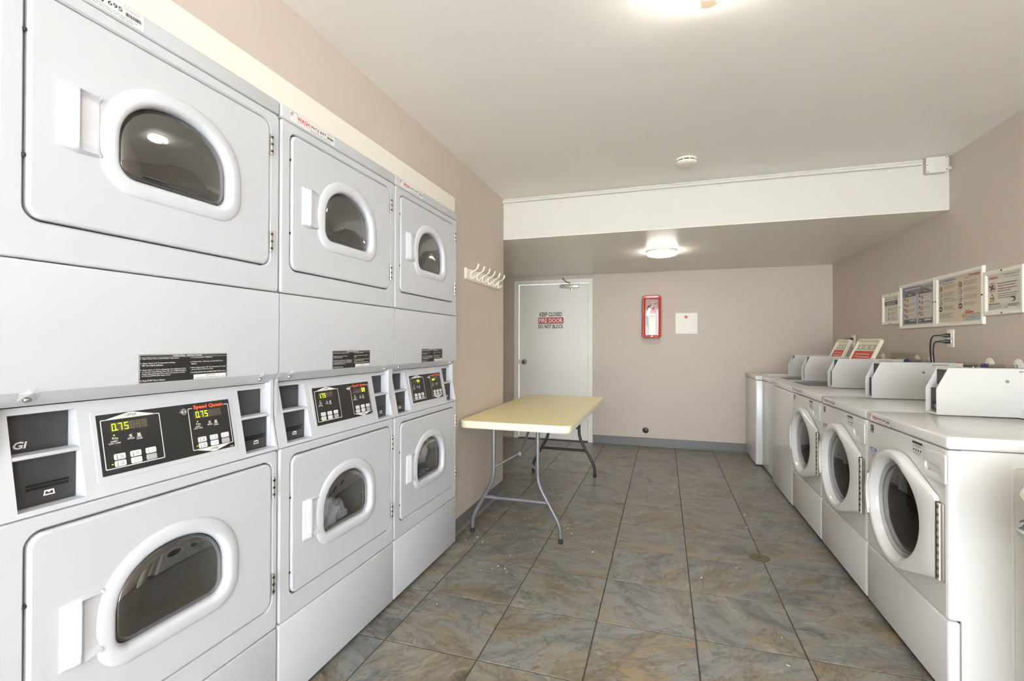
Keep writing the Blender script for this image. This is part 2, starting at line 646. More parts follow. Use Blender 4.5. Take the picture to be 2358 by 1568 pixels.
# floor: slab in grout colour with slate tiles laid on it
fl = MB().box(XA - T, XR + T, ROOM_FRONT - T, YB + T, -0.12, -0.0022).build('floor', GROUT, smooth=0)
struct(fl)
PX, PY, TX0, TY0 = 0.3984, 0.3904, -1.0705, 2.0687
tile_me = {}
gap = 0.0027
for i in range(-4, 8):
    for j in range(-15, 10):
        x0, x1 = TX0 + i * PX, TX0 + (i + 1) * PX
        y0, y1 = TY0 + j * PY, TY0 + (j + 1) * PY
        x0, x1 = max(x0, XA), min(x1, XR)
        y0, y1 = max(y0, ROOM_FRONT), min(y1, YB)
        if y1 <= YC + 0.05:
            x0 = max(x0, XL - 0.75)
        if x1 - x0 < 0.02 or y1 - y0 < 0.02:
            continue
        w, d = round(x1 - x0 - 2 * gap, 4), round(y1 - y0 - 2 * gap, 4)
        if (w, d) not in tile_me:
            t = MB().box(0, w, 0, d, -0.006, 0, 0.0012, 1).build('tile', SLATE, fl, smooth=0)
            tile_me[(w, d)] = t.data
        else:
            t = bpy.data.objects.new('tile', tile_me[(w, d)])
            COL.objects.link(t)
            t.parent = fl
        t.location = (x0 + gap, y0 + gap, 0)

# walls
ow = (DY0[0] - 0.012, DY0[2] + DW + 0.008, 2.0)   # the recess in the left wall that holds the dryers
wl = grid_plate([ROOM_FRONT - T, ow[0], ow[1], YC], [0, ow[2], ZC + 0.05], {(1, 0)}, lambda a, b, d: (d, a, b), XL - T, XL).build('wall_left', WALL, smooth=0)
struct(wl)
struct(MB().box(XL - 0.9, XL - 0.8, ROOM_FRONT - T, YC, 0, ZC + 0.05).build('wall_service', WALL, smooth=0))
struct(MB().box(XA, XL - 0.12, YC - 0.1, YC, 0, ZC + 0.05).build('wall_alcove_return', WALL, smooth=0))
struct(MB().box(XA - T, XA, YC - 0.1, YB + T, 0, ZC + 0.05).build('wall_alcove', WALL, smooth=0))
struct(grid_plate([ROOM_FRONT - T, SIDE_OPENING[0], SIDE_OPENING[1], YB + T], [0, SIDE_OPENING[3], ZC + 0.05], {(1, 0)}, lambda a, b, d: (d, a, b), XR + T, XR).build('wall_right', WALL, smooth=0))
DRX0, DRX1, DRZ = -1.762, -0.866, 1.945            # door opening in the back wall
wb = grid_plate([XA - T, DRX0, DRX1, XR + T], [0, DRZ, ZC + 0.05], {(1, 0)}, lambda a, b, d: (a, d, b), YB + T, YB).build('wall_back', WALL, smooth=0)
struct(wb)
wf = grid_plate([XL - 0.9, SKY_OPENING[0], SKY_OPENING[1], XR + T], [0, SKY_OPENING[3], ZC + 0.05], {(1, 0)}, lambda a, b, d: (a, d, b), ROOM_FRONT - T, ROOM_FRONT).build('wall_front', WALL, smooth=0)
struct(wf)
struct(grid_plate([-12, XA - 2 * T, XR + T, 12], [-14, ROOM_FRONT - T, YB + T, 12], {(1, 1)}, lambda a, b, d: (a, b, d), -0.14, -0.02).build('ground_outside', mat('concrete_outside', (182, 182, 180), 0.8, var=0.06), smooth=0))
# ceilings and beam face
struct(MB().box(XL - 0.9, XR + T, ROOM_FRONT - T, YC + 0.10, ZC, ZC + 0.1).build('ceiling', CEIL, smooth=0))
struct(MB().box(XA, XR, YC + 0.004, YB, ZL, ZL + 0.1).build('ceiling_low', LOWCEIL, smooth=0))
struct(MB().box(XL, XR, YC, YC + 0.10, ZL + 0.006, ZC).build('trim_1', BEAMP, smooth=0))
# white filler board above the dryers
struct(MB().box(XL, -1.200, ow[0] - 0.02, 2.622, 1.976, 2.072, 0.002, 1).build('trim_2', mat('filler_board_white', (236, 231, 220), 0.5, var=0.02), smooth=0))


def baseboard(name, pts):
    """cove base along a polyline of (x, y); inside is to the left of travel"""
    m = MB()
    prof = [(0.0, 0.0), (0.016, 0.0), (0.012, 0.006), (0.0045, 0.016), (0.0035, 0.094), (0.0, 0.096)]
    loops = []
    for k, p in enumerate(pts):
        a = Vector(pts[max(0, k - 1)]); b = Vector(pts[min(len(pts) - 1, k + 1)])
        d1 = (Vector(p) - a).normalized() if k else (b - Vector(p)).normalized()
        d2 = (b - Vector(p)).normalized() if k < len(pts) - 1 else d1
        n1 = Vector((-d1.y, d1.x)); n2 = Vector((-d2.y, d2.x))
        n = (n1 + n2) / (1 + n1.dot(n2))
        loops.append([(p[0] + n.x * a_, p[1] + n.y * a_, z) for a_, z in prof])
    m.loft(loops, True, True)
    return struct(m.build(name, BASE, smooth=30))


baseboard('baseboard_back', [(XR, YB), (-0.815, YB)])
baseboard('baseboard_left', [(XL, YC), (XL, ow[1])][::1])
baseboard('baseboard_right', [(XR, SIDE_OPENING[1]), (XR, YB - 0.02)])

# ---------------------------------------------------------------- the fire door
d1 = bpy.data.objects.new('door_1', None); COL.objects.link(d1); d1.location = (-1.31, YB, 0)
tag(d1, 'white fire door with lettering and a steel closer beside the folding table', 'door', kind='structure')
o = (1.31, -YB, 0)


def D(m, name, material, smooth=35):
    return m.build(name, material, d1, loc=o, smooth=smooth)


leaf = D(MB().box(-1.752, -0.876, YB + 0.012, YB + 0.055, 0.012, 1.936, 0.002, 1), 'door_leaf', DOORP)
fr = MB()
for px in ([(-1.812, 0.0), (-1.812, 1.988), (-0.822, 1.988), (-0.822, 0.0), (-0.872, 0.0), (-0.872, 1.94), (-1.757, 1.94), (-1.757, 0.0)],):
    fr.prism(px, lambda a, b, d: (a, d, b), YB - 0.012, YB + 0.06)
D(fr, 'door_frame', DOORP, 20)
D(MB().box(-1.757, -0.872, YB - 0.02, YB + 0.1, 0.0, 0.009, 0.003, 1), 'threshold', mat('threshold_dark', (60, 56, 52), 0.5))
kb = MB().lathe([(0.0001, -0.062), (0.018, -0.061), (0.027, -0.052), (0.028, -0.040), (0.020, -0.028), (0.012, -0.022), (0.012, -0.008), (0.032, -0.006), (0.034, 0.0)], (-1.684, YB + 0.012, 0.964), (0, 1, 0), 24)
D(kb, 'door_knob', CHROME)
D(MB().box(-1.757, -1.752, YB + 0.008, YB + 0.03, 0.935, 0.99), 'strike_plate', STEEL)
for z in (1.70, 0.967, 0.22):
    D(MB().tube([(-0.873, YB + 0.004, z - 0.055), (-0.873, YB + 0.004, z + 0.055)], 0.008, 10), 'hinge', DOORP)
cl = MB().box(-1.207, -0.985, YB - 0.040, YB + 0.012, 1.878, 1.926, 0.006, 2)
cl.box(-1.222, -1.207, YB - 0.030, YB, 1.886, 1.918, 0.004, 1)
D(cl, 'door_closer', mat('closer_silver', (196, 190, 176), 0.35, metal=0.3))
D(MB().tube([(-1.10, YB - 0.028, 1.926), (-1.10, YB - 0.028, 1.944), (-1.14, YB - 0.034, 1.952), (-1.186, YB - 0.03, 2.0), (-1.19, YB - 0.006, 2.005)], [0.007, 0.007, 0.006, 0.006, 0.008], 8), 'closer_arm', BRASS)
D(MB().lathe([(0.0001, -0.014), (0.012, -0.012), (0.012, 0)], (-1.085, YB + 0.012, 1.862), (0, 1, 0), 14), 'closer_button', CHROME)
k1 = Ink((0, YB + 0.012, 0), (1, 0, 0), (0, 0, 1), 0.001)
k1.text('KEEP CLOSED', -1.486, 1.534, 0.052, 0.286, bold=0.025)
k1.m.build('lettering', INK, d1, loc=o, smooth=0)
k1 = Ink((0, YB + 0.012, 0), (1, 0, 0), (0, 0, 1), 0.001)
k1.text('DO NOT BLOCK', -1.502, 1.384, 0.050, 0.320, bold=0.025)
k1.m.build('lettering', INK, d1, loc=o, smooth=0)
k2 = Ink((0, YB + 0.012, 0), (1, 0, 0), (0, 0, 1), 0.001)
k2.rect(-1.502, 1.444, -1.182, 1.522)
k2.m.build('sign_band', mat('sign_red', (170, 36, 26), 0.5), d1, loc=o, smooth=0)
k3 = Ink((0, YB + 0.012, 0), (1, 0, 0), (0, 0, 1), 0.0018)
k3.text('FIRE DOOR', -1.492, 1.456, 0.054, 0.300, bold=0.025)
k3.m.build('lettering', WHITEINK, d1, loc=o, smooth=0)

# painted-over switch plate by the corner
sp = MB().box(-1.975, -1.903, YB - 0.007, YB, 1.231, 1.343, 0.003, 1)
tag(sp.build('switch_plate', WALL), 'taupe painted blank switch plate beside the fire door', 'switch plate')

# ================================================================== STACKED DRYERS
FY = lambda y, z, x: (x, y, z)


def slope(y, s, n):
    """control fascia: leans back towards the top"""
    k = 0.204
    ux, uz = -0.040 / k, 0.200 / k
    return (0.0 + ux * s + uz * n, y, 0.855 + uz * s - ux * n)


SEG = {'0': 'abcdef', '1': 'bc', '7': 'abc', '5': 'afgcd', '4': 'fgbc', '8': 'abcdefg', 'o': 'cdeg', 'r': 'eg', '9': 'abcdfg', ' ': ''}


def seg_digit(ink, ch, x, y, w, h, t):
    m = y + h / 2
    S = {'a': (x, y + h - t, x + w, y + h), 'd': (x, y, x + w, y + t), 'g': (x, m - t / 2, x + w, m + t / 2),
         'f': (x, m, x + t, y + h), 'e': (x, y, x + t, m), 'b': (x + w - t, m, x + w, y + h), 'c': (x + w - t, y, x + w, m)}
    for c in SEG[ch]:
        ink.rect(*S[c])


# slope frame for prints
_so = Vector(slope(0, 0, 0)); _su = (Vector(slope(0, 0.2, 0)) - _so).normalized()
KY0, KW, KS0, KH = 0.188, 0.340, 0.0415, 0.1375      # keypad plate in the fascia


def kink(lift):
    k = Ink(Vector(slope(KY0, KS0, 0)), (0, 1, 0), _su, lift)
    return k


def ka(a): return a * KW
def kb_(b): return b * KH


def make_dryer(root):
    # cabinet shell, cap
    shell(-0.66, -0.02, 0.003, DW - 0.003, 0.02, 1.925, 0.012, 'hi').build('cabinet', ENAMEL, root, smooth=0)
    MB().box(-0.4, 0, 0.002, DW - 0.002, 1.9265, 1.972, 0.007, 3).build('top_cap', ENAMEL, root)
    for (z0, z1, dz0, dz1, y0, y1, gz, hz, hs, nm) in (
            (1.358, 1.9235, 1.434, 1.893, 0.043, 0.645, 1.574, 1.597, (1.8175, 1.513), 'upper'),
            (0.2875, 0.8515, 0.357, 0.822, 0.050, 0.660, 0.500, 0.519, (0.7395, 0.435), 'lower')):
        cy = 0.352
        # front frame with the door opening
        outer0 = [(0.003, z0), (DW - 0.003, z0), (DW - 0.003, z1), (0.003, z1)]
        outer1 = rrect(DW / 2, (z0 + z1) / 2, DW - 0.006, z1 - z0, 0.012, 4)
        i1 = rrect((y0 + y1) / 2, (dz0 + dz1) / 2, y1 - y0, dz1 - dz0, 0.030)
        c = ((y0 + y1) / 2, (dz0 + dz1) / 2)
        ins = rrect(DW / 2, (z0 + z1) / 2, DW - 0.006 - 0.012, z1 - z0 - 0.008, 0.010, 4)
        ins2 = rrect(DW / 2, (z0 + z1) / 2, DW - 0.006 - 0.005, z1 - z0 - 0.003, 0.011, 4)
        i2 = rrect((y0 + y1) / 2, (dz0 + dz1) / 2, y1 - y0 + 0.008, dz1 - dz0 + 0.008, 0.034)
        O, S2, S, I2, I = matched([outer1, ins2, ins, i2, i1], c)
        m = MB().loft([[FY(y, z, x) for y, z in P] for P, x in ((O, -0.02), (O, -0.006), (S2, -0.0015), (S, 0.0), (I2, 0.0), (I, -0.005), (I, -0.02))])
        m.build('front_panel', ENAMEL, root, smooth=17)
        # dark sheet standing in for shade in the gap behind the door edge
        gm = MB()
        i3 = rrect((y0 + y1) / 2, (dz0 + dz1) / 2, y1 - y0 - 0.03, dz1 - dz0 - 0.03, 0.022)
        A, B = matched([i2, i3], c)
        gm.loft([[FY(y, z, -0.0205) for y, z in A], [FY(y, z, -0.0205) for y, z in B]])
        gm.build('door_gap_shade', GAP, root, smooth=0)
        # door
        gp = 0.0042
        door_o = rrect((y0 + y1) / 2, (dz0 + dz1) / 2, y1 - y0 - 2 * gp, dz1 - dz0 - 2 * gp, 0.027)
        door_1 = rrect((y0 + y1) / 2, (dz0 + dz1) / 2, y1 - y0 - 2 * gp - 0.003, dz1 - dz0 - 2 * gp - 0.003, 0.0262)
        door_i = rrect((y0 + y1) / 2, (dz0 + dz1) / 2, y1 - y0 - 2 * gp - 0.012, dz1 - dz0 - 2 * gp - 0.012, 0.023)
        gw, gh = 0.280, 0.198
        hole = dshape(cy, gz, gw, gh, 0.006)
        dc = (cy, gz + gh * 0.45)
        P0, P1, P2, Hh = matched([door_o, door_1, door_i, hole], dc)
        m = MB().loft([[FY(y, z, x) for y, z in P] for P, x in ((Hh, -0.018), (P0, -0.018), (P0, -0.002), (P1, 0.0012), (P2, 0.003), (Hh, 0.003), (Hh, -0.018))])
        door = m.build('door', ENAMEL, root, smooth=17)
        ring = MB().loft([[FY(y, z, x) for y, z in dshape(cy, gz, gw, gh, g)] for g, x in
                          ((0.0415, 0.003), (0.0410, 0.0045), (0.036, 0.0072), (0.027, 0.0092), (0.016, 0.0100), (0.010, 0.0095), (0.006, 0.0075), (0.0025, 0.0030), (0.0008, -0.002), (0.0008, -0.03))])
        ring.build('window_ring', PLASTIC, door, smooth=60)
        glo = [dshape(cy, gz, gw, gh, 0.0005)]
        cc = (cy, gz + gh * 0.46)
        loops = []
        for t, x in ((1.0, -0.0195), (0.985, -0.014), (0.955, -0.008), (0.90, -0.0035), (0.78, 0.0005), (0.6, 0.0035), (0.4, 0.0055), (0.2, 0.0065), (0.04, 0.007)):
            loops.append([FY(cc[0] + (y - cc[0]) * t, cc[1] + (z - cc[1]) * t, x) for y, z in glo[0]])
        MB().loft(loops, False, True).build('window_glass', DGLASS, door, smooth=80)
        rimm = MB().loft([[FY(y, z, x) for y, z in dshape(cy, gz, gw, gh, g)] for g, x in ((0.0, -0.014), (-0.004, -0.0155), (-0.008, -0.0185), (-0.004, -0.024), (0.0, -0.022))])
        rimm.build('window_gasket', mat('gasket_dark', (44, 43, 42), 0.3), door, smooth=60)
        # handle: moulded pad with a scooped grip open to the right
        hy0, hy1, hz0, hz1 = (0.093, 0.169, hz, hz + 0.131) if nm == 'upper' else (0.104, 0.181, hz, hz + 0.135)
        nS, nT = 26, 26
        vs, fs = [], []
        for j in range(nT + 1):
            for i in range(nS + 1):
                s_, t_ = i / nS, j / nT
                sm = lambda e0, e1, x: (lambda q: q * q * (3 - 2 * q))(min(1, max(0, (x - e0) / (e1 - e0))))
                hgt = 0.0045 + 0.0095 * sm(0.0, 0.42, s_) - 0.004 * sm(0.5, 1.0, s_)
                cup = sm(0.42, 0.53, s_) * sm(0.03, 0.13, t_) * sm(0.03, 0.09, 1 - t_)
                hgt = hgt * (1 - cup) + cup * (0.0012 + 0.004 * sm(0.35, 0.0, t_))
                edge = min(1, min(t_, 1 - t_) * nT / 1.2, 1) * min(1, s_ * nS / 1.0)
                hgt *= 0.15 + 0.85 * edge if s_ < 0.999 else 0.8
                vs.append((0.003 + hgt, hy0 + (hy1 - hy0) * s_, hz0 + (hz1 - hz0) * t_ + 0.003 * math.sin(math.pi * s_) * (1 if t_ > 0.5 else -1)))
        W = nS + 1
        for j in range(nT):
            for i in range(nS):
                fs.append((j * W + i, j * W + i + 1, (j + 1) * W + i + 1, (j + 1) * W + i))
        rim_i = list(range(W)) + [j * W + nS for j in range(1, nT + 1)] + [nT * W + i for i in range(nS - 1, -1, -1)] + [j * W for j in range(nT - 1, 0, -1)]
        b0 = len(vs)
        vs += [(0.0028, vs[i][1], vs[i][2]) for i in rim_i]
        for q in range(len(rim_i)):
            q2 = (q + 1) % len(rim_i)
            fs.append((rim_i[q], rim_i[q2], b0 + q2, b0 + q))
        MB().add(vs, fs).build('handle', PLASTIC, door, smooth=50)
        for hz_c in hs:
            hg = MB().tube([(0.0045, y1 + 0.0005, hz_c - 0.032), (0.0045, y1 + 0.0005, hz_c + 0.032)], 0.0042, 8)
            h = hg.build('hinge', STEEL, door)
            for q in range(3):
                zz = hz_c - 0.022 + 0.022 * q
                hg2 = MB().box(0.003, 0.0096, y1 - 0.0032, y1 + 0.0035, zz - 0.0035, zz + 0.0035)
                hg2.build('hinge_slot', GAP, door, smooth=0)
        for q in (0.27, 0.80):
            MB().lathe([(0.0001, 0.0), (0.004, -0.001), (0.004, -0.008)], (0.0015, y0 - 0.0005, dz0 + (dz1 - dz0) * (q if nm == 'upper' else q - 0.1)), (1, 0, 0), 8).build('door_catch', GAP, door)
        # drum behind the glass
        dr = MB().lathe([(0.262, 0.0), (0.268, -0.03), (0.27, -0.45), (0.10, -0.50), (0.0001, -0.50)], (-0.045, 0.343, gz + gh * 0.55), (1, 0, 0), 40)
        dr.lathe([(0.262, 0.0), (0.30, 0.003), (0.315, 0.018)], (-0.045, 0.343, gz + gh * 0.55), (1, 0, 0), 40)
        dr.build('drum', DRUM, root, smooth=50)
    # middle panel with the bent lip
    prof = [(-0.05, 1.3555), (-0.006, 1.3555), (-0.0015, 1.354), (0.0, 1.350), (0.0, 1.104), (-0.002, 1.097), (-0.026, 1.070), (-0.030, 1.068), (-0.05, 1.068)]
    MB().loft([[(x, y, z) for x, z in prof] for y in (0.003, DW - 0.003)], True, True).build('middle_panel', ENAMEL, root, smooth=25)
    for y in (0.057, 0.622):
        sc = MB().lathe([(0.0001, 0.0035), (0.0045, 0.003), (0.006, 0.0), (0.006, -0.006)], (-0.0125, y, 1.081), (0.75, 0, -0.66), 12)
        sc.build('screw', STEEL, root)
        dm = MB()
        dm.add([(0.0006, y - 0.004, 1.1085), (0.0006, y + 0.010, 1.1085), (-0.004, y + 0.020, 1.0945), (-0.017, y + 0.016, 1.0795), (-0.004, y - 0.016, 1.0945), (-0.017, y - 0.012, 1.0795), (-0.0005, y + 0.002, 1.094)],
               [(0, 1, 6), (1, 2, 6), (2, 3, 6), (4, 0, 6), (5, 4, 6)])
        dm.build('screw_dimple', ENAMEL, root, smooth=0)
    # control fascia, leaning back, with openings for the two coin boxes
    ys = [0.003, 0.040, 0.154, 0.564, 0.676, DW - 0.003]
    ss = [0.0, 0.010, 0.200, 0.214]
    fasc = grid_plate(ys, ss, {(1, 1), (3, 1)}, slope, -0.012, 0.0).build('control_fascia', ENAMEL, root, smooth=0)
    MB().box(-0.05, -0.004, 0.003, DW - 0.003, 0.8525, 0.8605, 0.0025, 2).build('fascia_lip', ENAMEL, root)
    # coin boxes
    for (ya, yb_, nm) in ((0.040, 0.154, 'l'), (0.564, 0.676, 'r')):
        m = MB()
        # housing: walls and shelf
        R1 = [slope(y, s, -0.001) for y, s in ((ya, 0.010), (yb_, 0.010), (yb_, 0.200), (ya, 0.200))]
        Bk = [(-0.075, ya + 0.001, 0.862), (-0.075, yb_ - 0.001, 0.862), (-0.075, yb_ - 0.001, 1.052), (-0.075, ya + 0.001, 1.052)]
        m.loft([R1, Bk], False, True)
        cb = m.build('coin_box', ENAMEL, root, smooth=0)
        MB().box(-0.072, -0.0225, ya, yb_, 0.9625, 0.9705, 0.002, 1).build('shelf', ENAMEL, cb)
        MB().box(-0.074, -0.061, ya + 0.002, yb_ - 0.002, 0.9705, 1.051).build('blank_plate', BLACKM, cb, smooth=0)
        rd = MB().box(-0.074, -0.035, ya + 0.002, yb_ - 0.002, 0.864, 0.9625)
        rd.build('card_reader', BLACKM, cb, smooth=0)
        slot = MB().box(-0.036, -0.031, ya + 0.028, yb_ - 0.016, 0.897, 0.9005)
        slot.box(-0.036, -0.031, ya + 0.028, yb_ - 0.016, 0.9045, 0.908)
        slot.build('card_slot', mat('slot_black', (16, 16, 17), 0.25), cb, smooth=0)
        ik = Ink((-0.035, ya + 0.056, 0.880), (0, 1, 0), (0, 0, 1), 0.0006)
        w_, h_ = 0.020, 0.011
        ik.band([(0, 0), (w_, 0), (w_ - 0.002, h_), (0.002, h_)], [(0.003, 0.0025), (w_ - 0.003, 0.0025), (w_ - 0.004, h_ - 0.003), (0.004, h_ - 0.003)])
        ik.poly([(0.006, h_ - 0.002), (0.010, h_ - 0.0065), (0.014, h_ - 0.002)])
        ik.build('card_symbol', WHITEINK, cb)
    # keypad sheet
    sh = MB()
    sh.loft([[slope(y, s, n) for y, s in rrect(KY0 + KW / 2, KS0 + KH / 2 - 0.001, KW + g, KH + g, 0.005)] for g, n in ((0.020, -0.0005), (0.020, 0.0006), (0.018, 0.0011))], False, True)
    sh.build('keypad_sheet', ENAMEL, fasc, smooth=0)
    kp = MB().loft([[slope(y, s, n) for y, s in rrect(KY0 + KW / 2, KS0 + KH / 2, KW, KH, 0.001, 1)] for n in (0.0004, 0.0018)], False, True)
    kp.build('keypad_plate', BLACK, fasc, smooth=0)
    L0 = 0.0022
    t = 0.0019
    for (a0, a1, flip) in ((0.020, 0.410, 1), (0.628, 0.988, -1)):
        w = kink(L0)
        x0, x1, y0, y1 = ka(a0), ka(a1), kb_(0.09), kb_(0.912)
        if flip > 0:
            out = rrect((x0 + x1) / 2, (y0 + y1) / 2, x1 - x0, y1 - y0, 0.003, 3)
            inn = rrect((x0 + x1) / 2, (y0 + y1) / 2, x1 - x0 - 2 * t, y1 - y0 - 2 * t, 0.002, 3)
            w.band(out, inn)
            w.poly([(x0 + 0.004, y1 - 0.0016), (x1 - 0.004, y1 - 0.0016), ((x0 + x1) / 2 + 0.006, kb_(0.992)), ((x0 + x1) / 2 - 0.006, kb_(0.992))])
        else:
            out = rrect((x0 + x1) / 2, (y0 + y1) / 2, x1 - x0, y1 - y0, 0.003, 3)
            inn = rrect((x0 + x1) / 2, (y0 + y1) / 2, x1 - x0 - 2 * t, y1 - y0 - 2 * t, 0.002, 3)
            w.band(out, inn)
            w.poly([(x0 + 0.004, y0 + 0.0016), ((x0 + x1) / 2 - 0.006, kb_(0.005)), ((x0 + x1) / 2 + 0.006, kb_(0.005)), (x1 - 0.004, y0 + 0.0016)])
        w.build('keypad_outline', WHITEINK, fasc)
    n = kink(L0 + 0.0006)
    n.text('UPPER', ka(0.215), kb_(0.925), kb_(0.042), ka(0.075), align='c')
    n.build('lettering', INK, fasc)
    n = kink(L0 + 0.0006)
    n.text('LOWER', ka(0.808), kb_(0.034), kb_(0.042), ka(0.075), align='c')
    n.build('lettering', INK, fasc)
    # badge interrupts the outline
    bg = kink(L0 + 0.0004); bg.rect(ka(0.665), kb_(0.86), ka(0.945), kb_(0.955)); bg.build('badge_ground', BLACK, fasc)
    bd = kink(L0 + 0.001)
    bd.text('Speed Queen', ka(0.675), kb_(0.862), kb_(0.098), ka(0.262), bold=0.035)
    bd.build('lettering', ORANGE, fasc)
    for a0, a1, cw in ((0.078, 0.315, 1), (0.682, 0.912, 1)):
        d = kink(L0); d.rect(ka(a0) - 0.001, kb_(0.700), ka(a1) + 0.001, kb_(0.845)); d.build('display', LCD, fasc)
    # symbols with captions
    s = kink(L0)
    for da in (0.0, 0.603):
        s.text('INSERT', ka(0.092 + da), kb_(0.525), kb_(0.024), ka(0.045), align='c', bold=0.02)
        s.text('COIN / CARD', ka(0.092 + da), kb_(0.492), kb_(0.024), ka(0.075), align='c', bold=0.02)
        s.text('DRYING', ka(0.197 + da), kb_(0.528), kb_(0.026), ka(0.046), align='c', bold=0.02)
        s.text('COOL', ka(0.252 + da), kb_(0.535), kb_(0.024), ka(0.034), align='c', bold=0.02)
        s.text('DOWN', ka(0.252 + da), kb_(0.503), kb_(0.024), ka(0.038), align='c', bold=0.02)
        s.strip([(ka(0.078 + da), kb_(0.59)), (ka(0.088 + da), kb_(0.605)), (ka(0.084 + da), kb_(0.572))], 0.0016)
        s.strip([(ka(0.094 + da), kb_(0.565)), (ka(0.099 + da), kb_(0.605))], 0.0010)
        s.band([(ka(0.101 + da), kb_(0.570)), (ka(0.116 + da), kb_(0.570)), (ka(0.116 + da), kb_(0.592)), (ka(0.101 + da), kb_(0.592))],
               [(ka(0.1035 + da), kb_(0.576)), (ka(0.1135 + da), kb_(0.576)), (ka(0.1135 + da), kb_(0.586)), (ka(0.1035 + da), kb_(0.586))])
        for q in range(2):
            s.strip([(ka(0.186 + da + 0.012 * q), kb_(0.562)), (ka(0.200 + da + 0.008 * q), kb_(0.576)), (ka(0.186 + da + 0.008 * q), kb_(0.594)), (ka(0.198 + da + 0.008 * q), kb_(0.612))], 0.0013)
        s.strip([(ka(0.241 + da), kb_(0.612)), (ka(0.262 + da), kb_(0.578))], 0.0016)
        s.strip([(ka(0.262 + da), kb_(0.612)), (ka(0.241 + da), kb_(0.578))], 0.0016)
        s.strip([(ka(0.240 + da), kb_(0.570)), (ka(0.264 + da), kb_(0.570))], 0.0016)
    s.rect(ka(0.955), kb_(0.02), ka(0.988), kb_(0.03))
    tag(s.build('lettering', WHITEINK, fasc), kind='stuff')
    g = kink(L0)
    for da in (0.0, 0.603):
        for a, b in ((0.062, 0.277), (0.165, 0.277), (0.267, 0.277), (0.165, 0.165), (0.267, 0.165), (0.197, 0.645), (0.252, 0.645)):
            g.poly(circle(ka(a + da), kb_(b), 0.0011, 8))
    tag(g.build('indicator', mat('led_off', (70, 68, 66), 0.4), fasc), kind='stuff')
    caps = (('HIGH', 'TEMP'), ('LOW', 'TEMP'), ('NO', 'HEAT'), ('MED', 'TEMP'), ('DELICATES', ''), ('START', ''))
    for da in (0.0, 0.603):
        for r in range(2):
            for q in range(3):
                a, b = 0.113 + da + q * 0.1025, 0.277 - r * 0.114
                km = MB().loft([[slope(KY0 + y, KS0 + s_, n_) for y, s_ in rrect(ka(a), kb_(b), 0.0242 - g_, 0.0135 - g_, 0.0026, 3)] for g_, n_ in ((0, 0.0018), (0, 0.0026), (0.001, 0.0030))], False, True)
                km.build('button', KEYG if (r == 1 and q == 2) else KEYW, fasc, smooth=0)
                c1, c2 = caps[r * 3 + q]
                kk = kink(0.0034)
                if c1 not in ('START',):
                    if c1 != 'DELICATES':
                        kk.strip([(ka(a) - 0.0065, kb_(b) - 0.003), (ka(a) - 0.0065, kb_(b) + 0.0045)], 0.0009)
                        kk.poly(circle(ka(a) - 0.0065, kb_(b) - 0.0035, 0.0012, 8))
                        kk.text(c1, ka(a) + 0.003, kb_(b) + 0.0008, 0.0024, None, align='c')
                        kk.text(c2, ka(a) + 0.003, kb_(b) - 0.0034, 0.0024, None, align='c')
                    else:
                        kk.text(c1, ka(a) + 0.001, kb_(b) - 0.001, 0.0020, 0.016, align='c')
                    kk.build('lettering', INK if c1 in ('HIGH', 'MED', 'LOW') else GREYINK, fasc)
    kl = MB().lathe([(0.0001, 0.004), (0.0032, 0.0045), (0.0034, 0.0062), (0.0052, 0.0064), (0.0056, 0.0045), (0.0088, 0.0042), (0.0094, 0.001), (0.0094, 0)],
                    slope(KY0 + ka(0.590), KS0 + kb_(0.862), 0.0015), Vector(slope(0, 0, 1)) - Vector(slope(0, 0, 0)), 20)
    kl.build('key_lock', CHROME, fasc)
    # operating instructions plate
    pm = MB().loft([[(x, y, z) for y, z in rrect(0.375, 1.132, 0.236 - g, 0.070 - g, 0.002, 2)] for g, x in ((0, 0.0), (0, 0.0008), (0.0006, 0.0012))], False, True)
    ip = pm.build('instruction_plate', BLACK, root, smooth=0)
    I0, IW, IH = Vector((0, 0.257, 1.097)), 0.236, 0.070
    q = Ink(I0, (0, 1, 0), (0, 0, 1), 0.0018)
    X = lambda a: a * IW
    Z = lambda b: b * IH
    q.text('OPERATING  INSTRUCTIONS', X(0.505), Z(0.905), Z(0.060), X(0.33), align='c', bold=0.02)
    q.rect(X(0.01), Z(0.955), X(0.36), Z(0.962)); q.rect(X(0.66), Z(0.955), X(0.99), Z(0.962)); q.rect(X(0.01), Z(0.885), X(0.99), Z(0.893))
    T_ = [(0.010, 0.81, '1. Open Dryer Door, Load Clothes, Close Door.', 0.40), (0.010, 0.655, '2. Select Fabric and Temperature Settings', 0.355), (0.024, 0.585, 'OR Turn Fabric Selector.', 0.215),
          (0.010, 0.425, '3. Insert Coins or Card as Required. Use Additional Coins', 0.475), (0.024, 0.355, 'or Card for more Drying Time. OR, Turn TIMER KNOB to', 0.465), (0.024, 0.287, 'obtain desired Drying Time. Last 2-5 minutes of Cycle', 0.45), (0.024, 0.220, 'is COOL-DOWN (No Heat) Period.', 0.29), (0.010, 0.068, '4. Push START Pad or Button.', 0.25),
          (0.535, 0.81, '5. To Stop Drying Cycle - OPEN Door.', 0.27), (0.535, 0.655, '6. To Restart Dryer - Close Door and Push START Pad or', 0.41), (0.55, 0.585, 'Button.', 0.06), (0.535, 0.435, '7. When Display Indicates "00" Time Remaining or Panel Light', 0.445), (0.55, 0.365, 'goes out, Remove Clothes from Dryer.', 0.27), (0.54, 0.255, 'IF CLOTHES ARE NOT DRY AS DESIRED, REPEAT STEPS 3 AND 4.', 0.44)]
    for a, b, s_, ww in T_:
        q.text(s_, X(a), Z(b), Z(0.055), X(ww), bold=0.012)
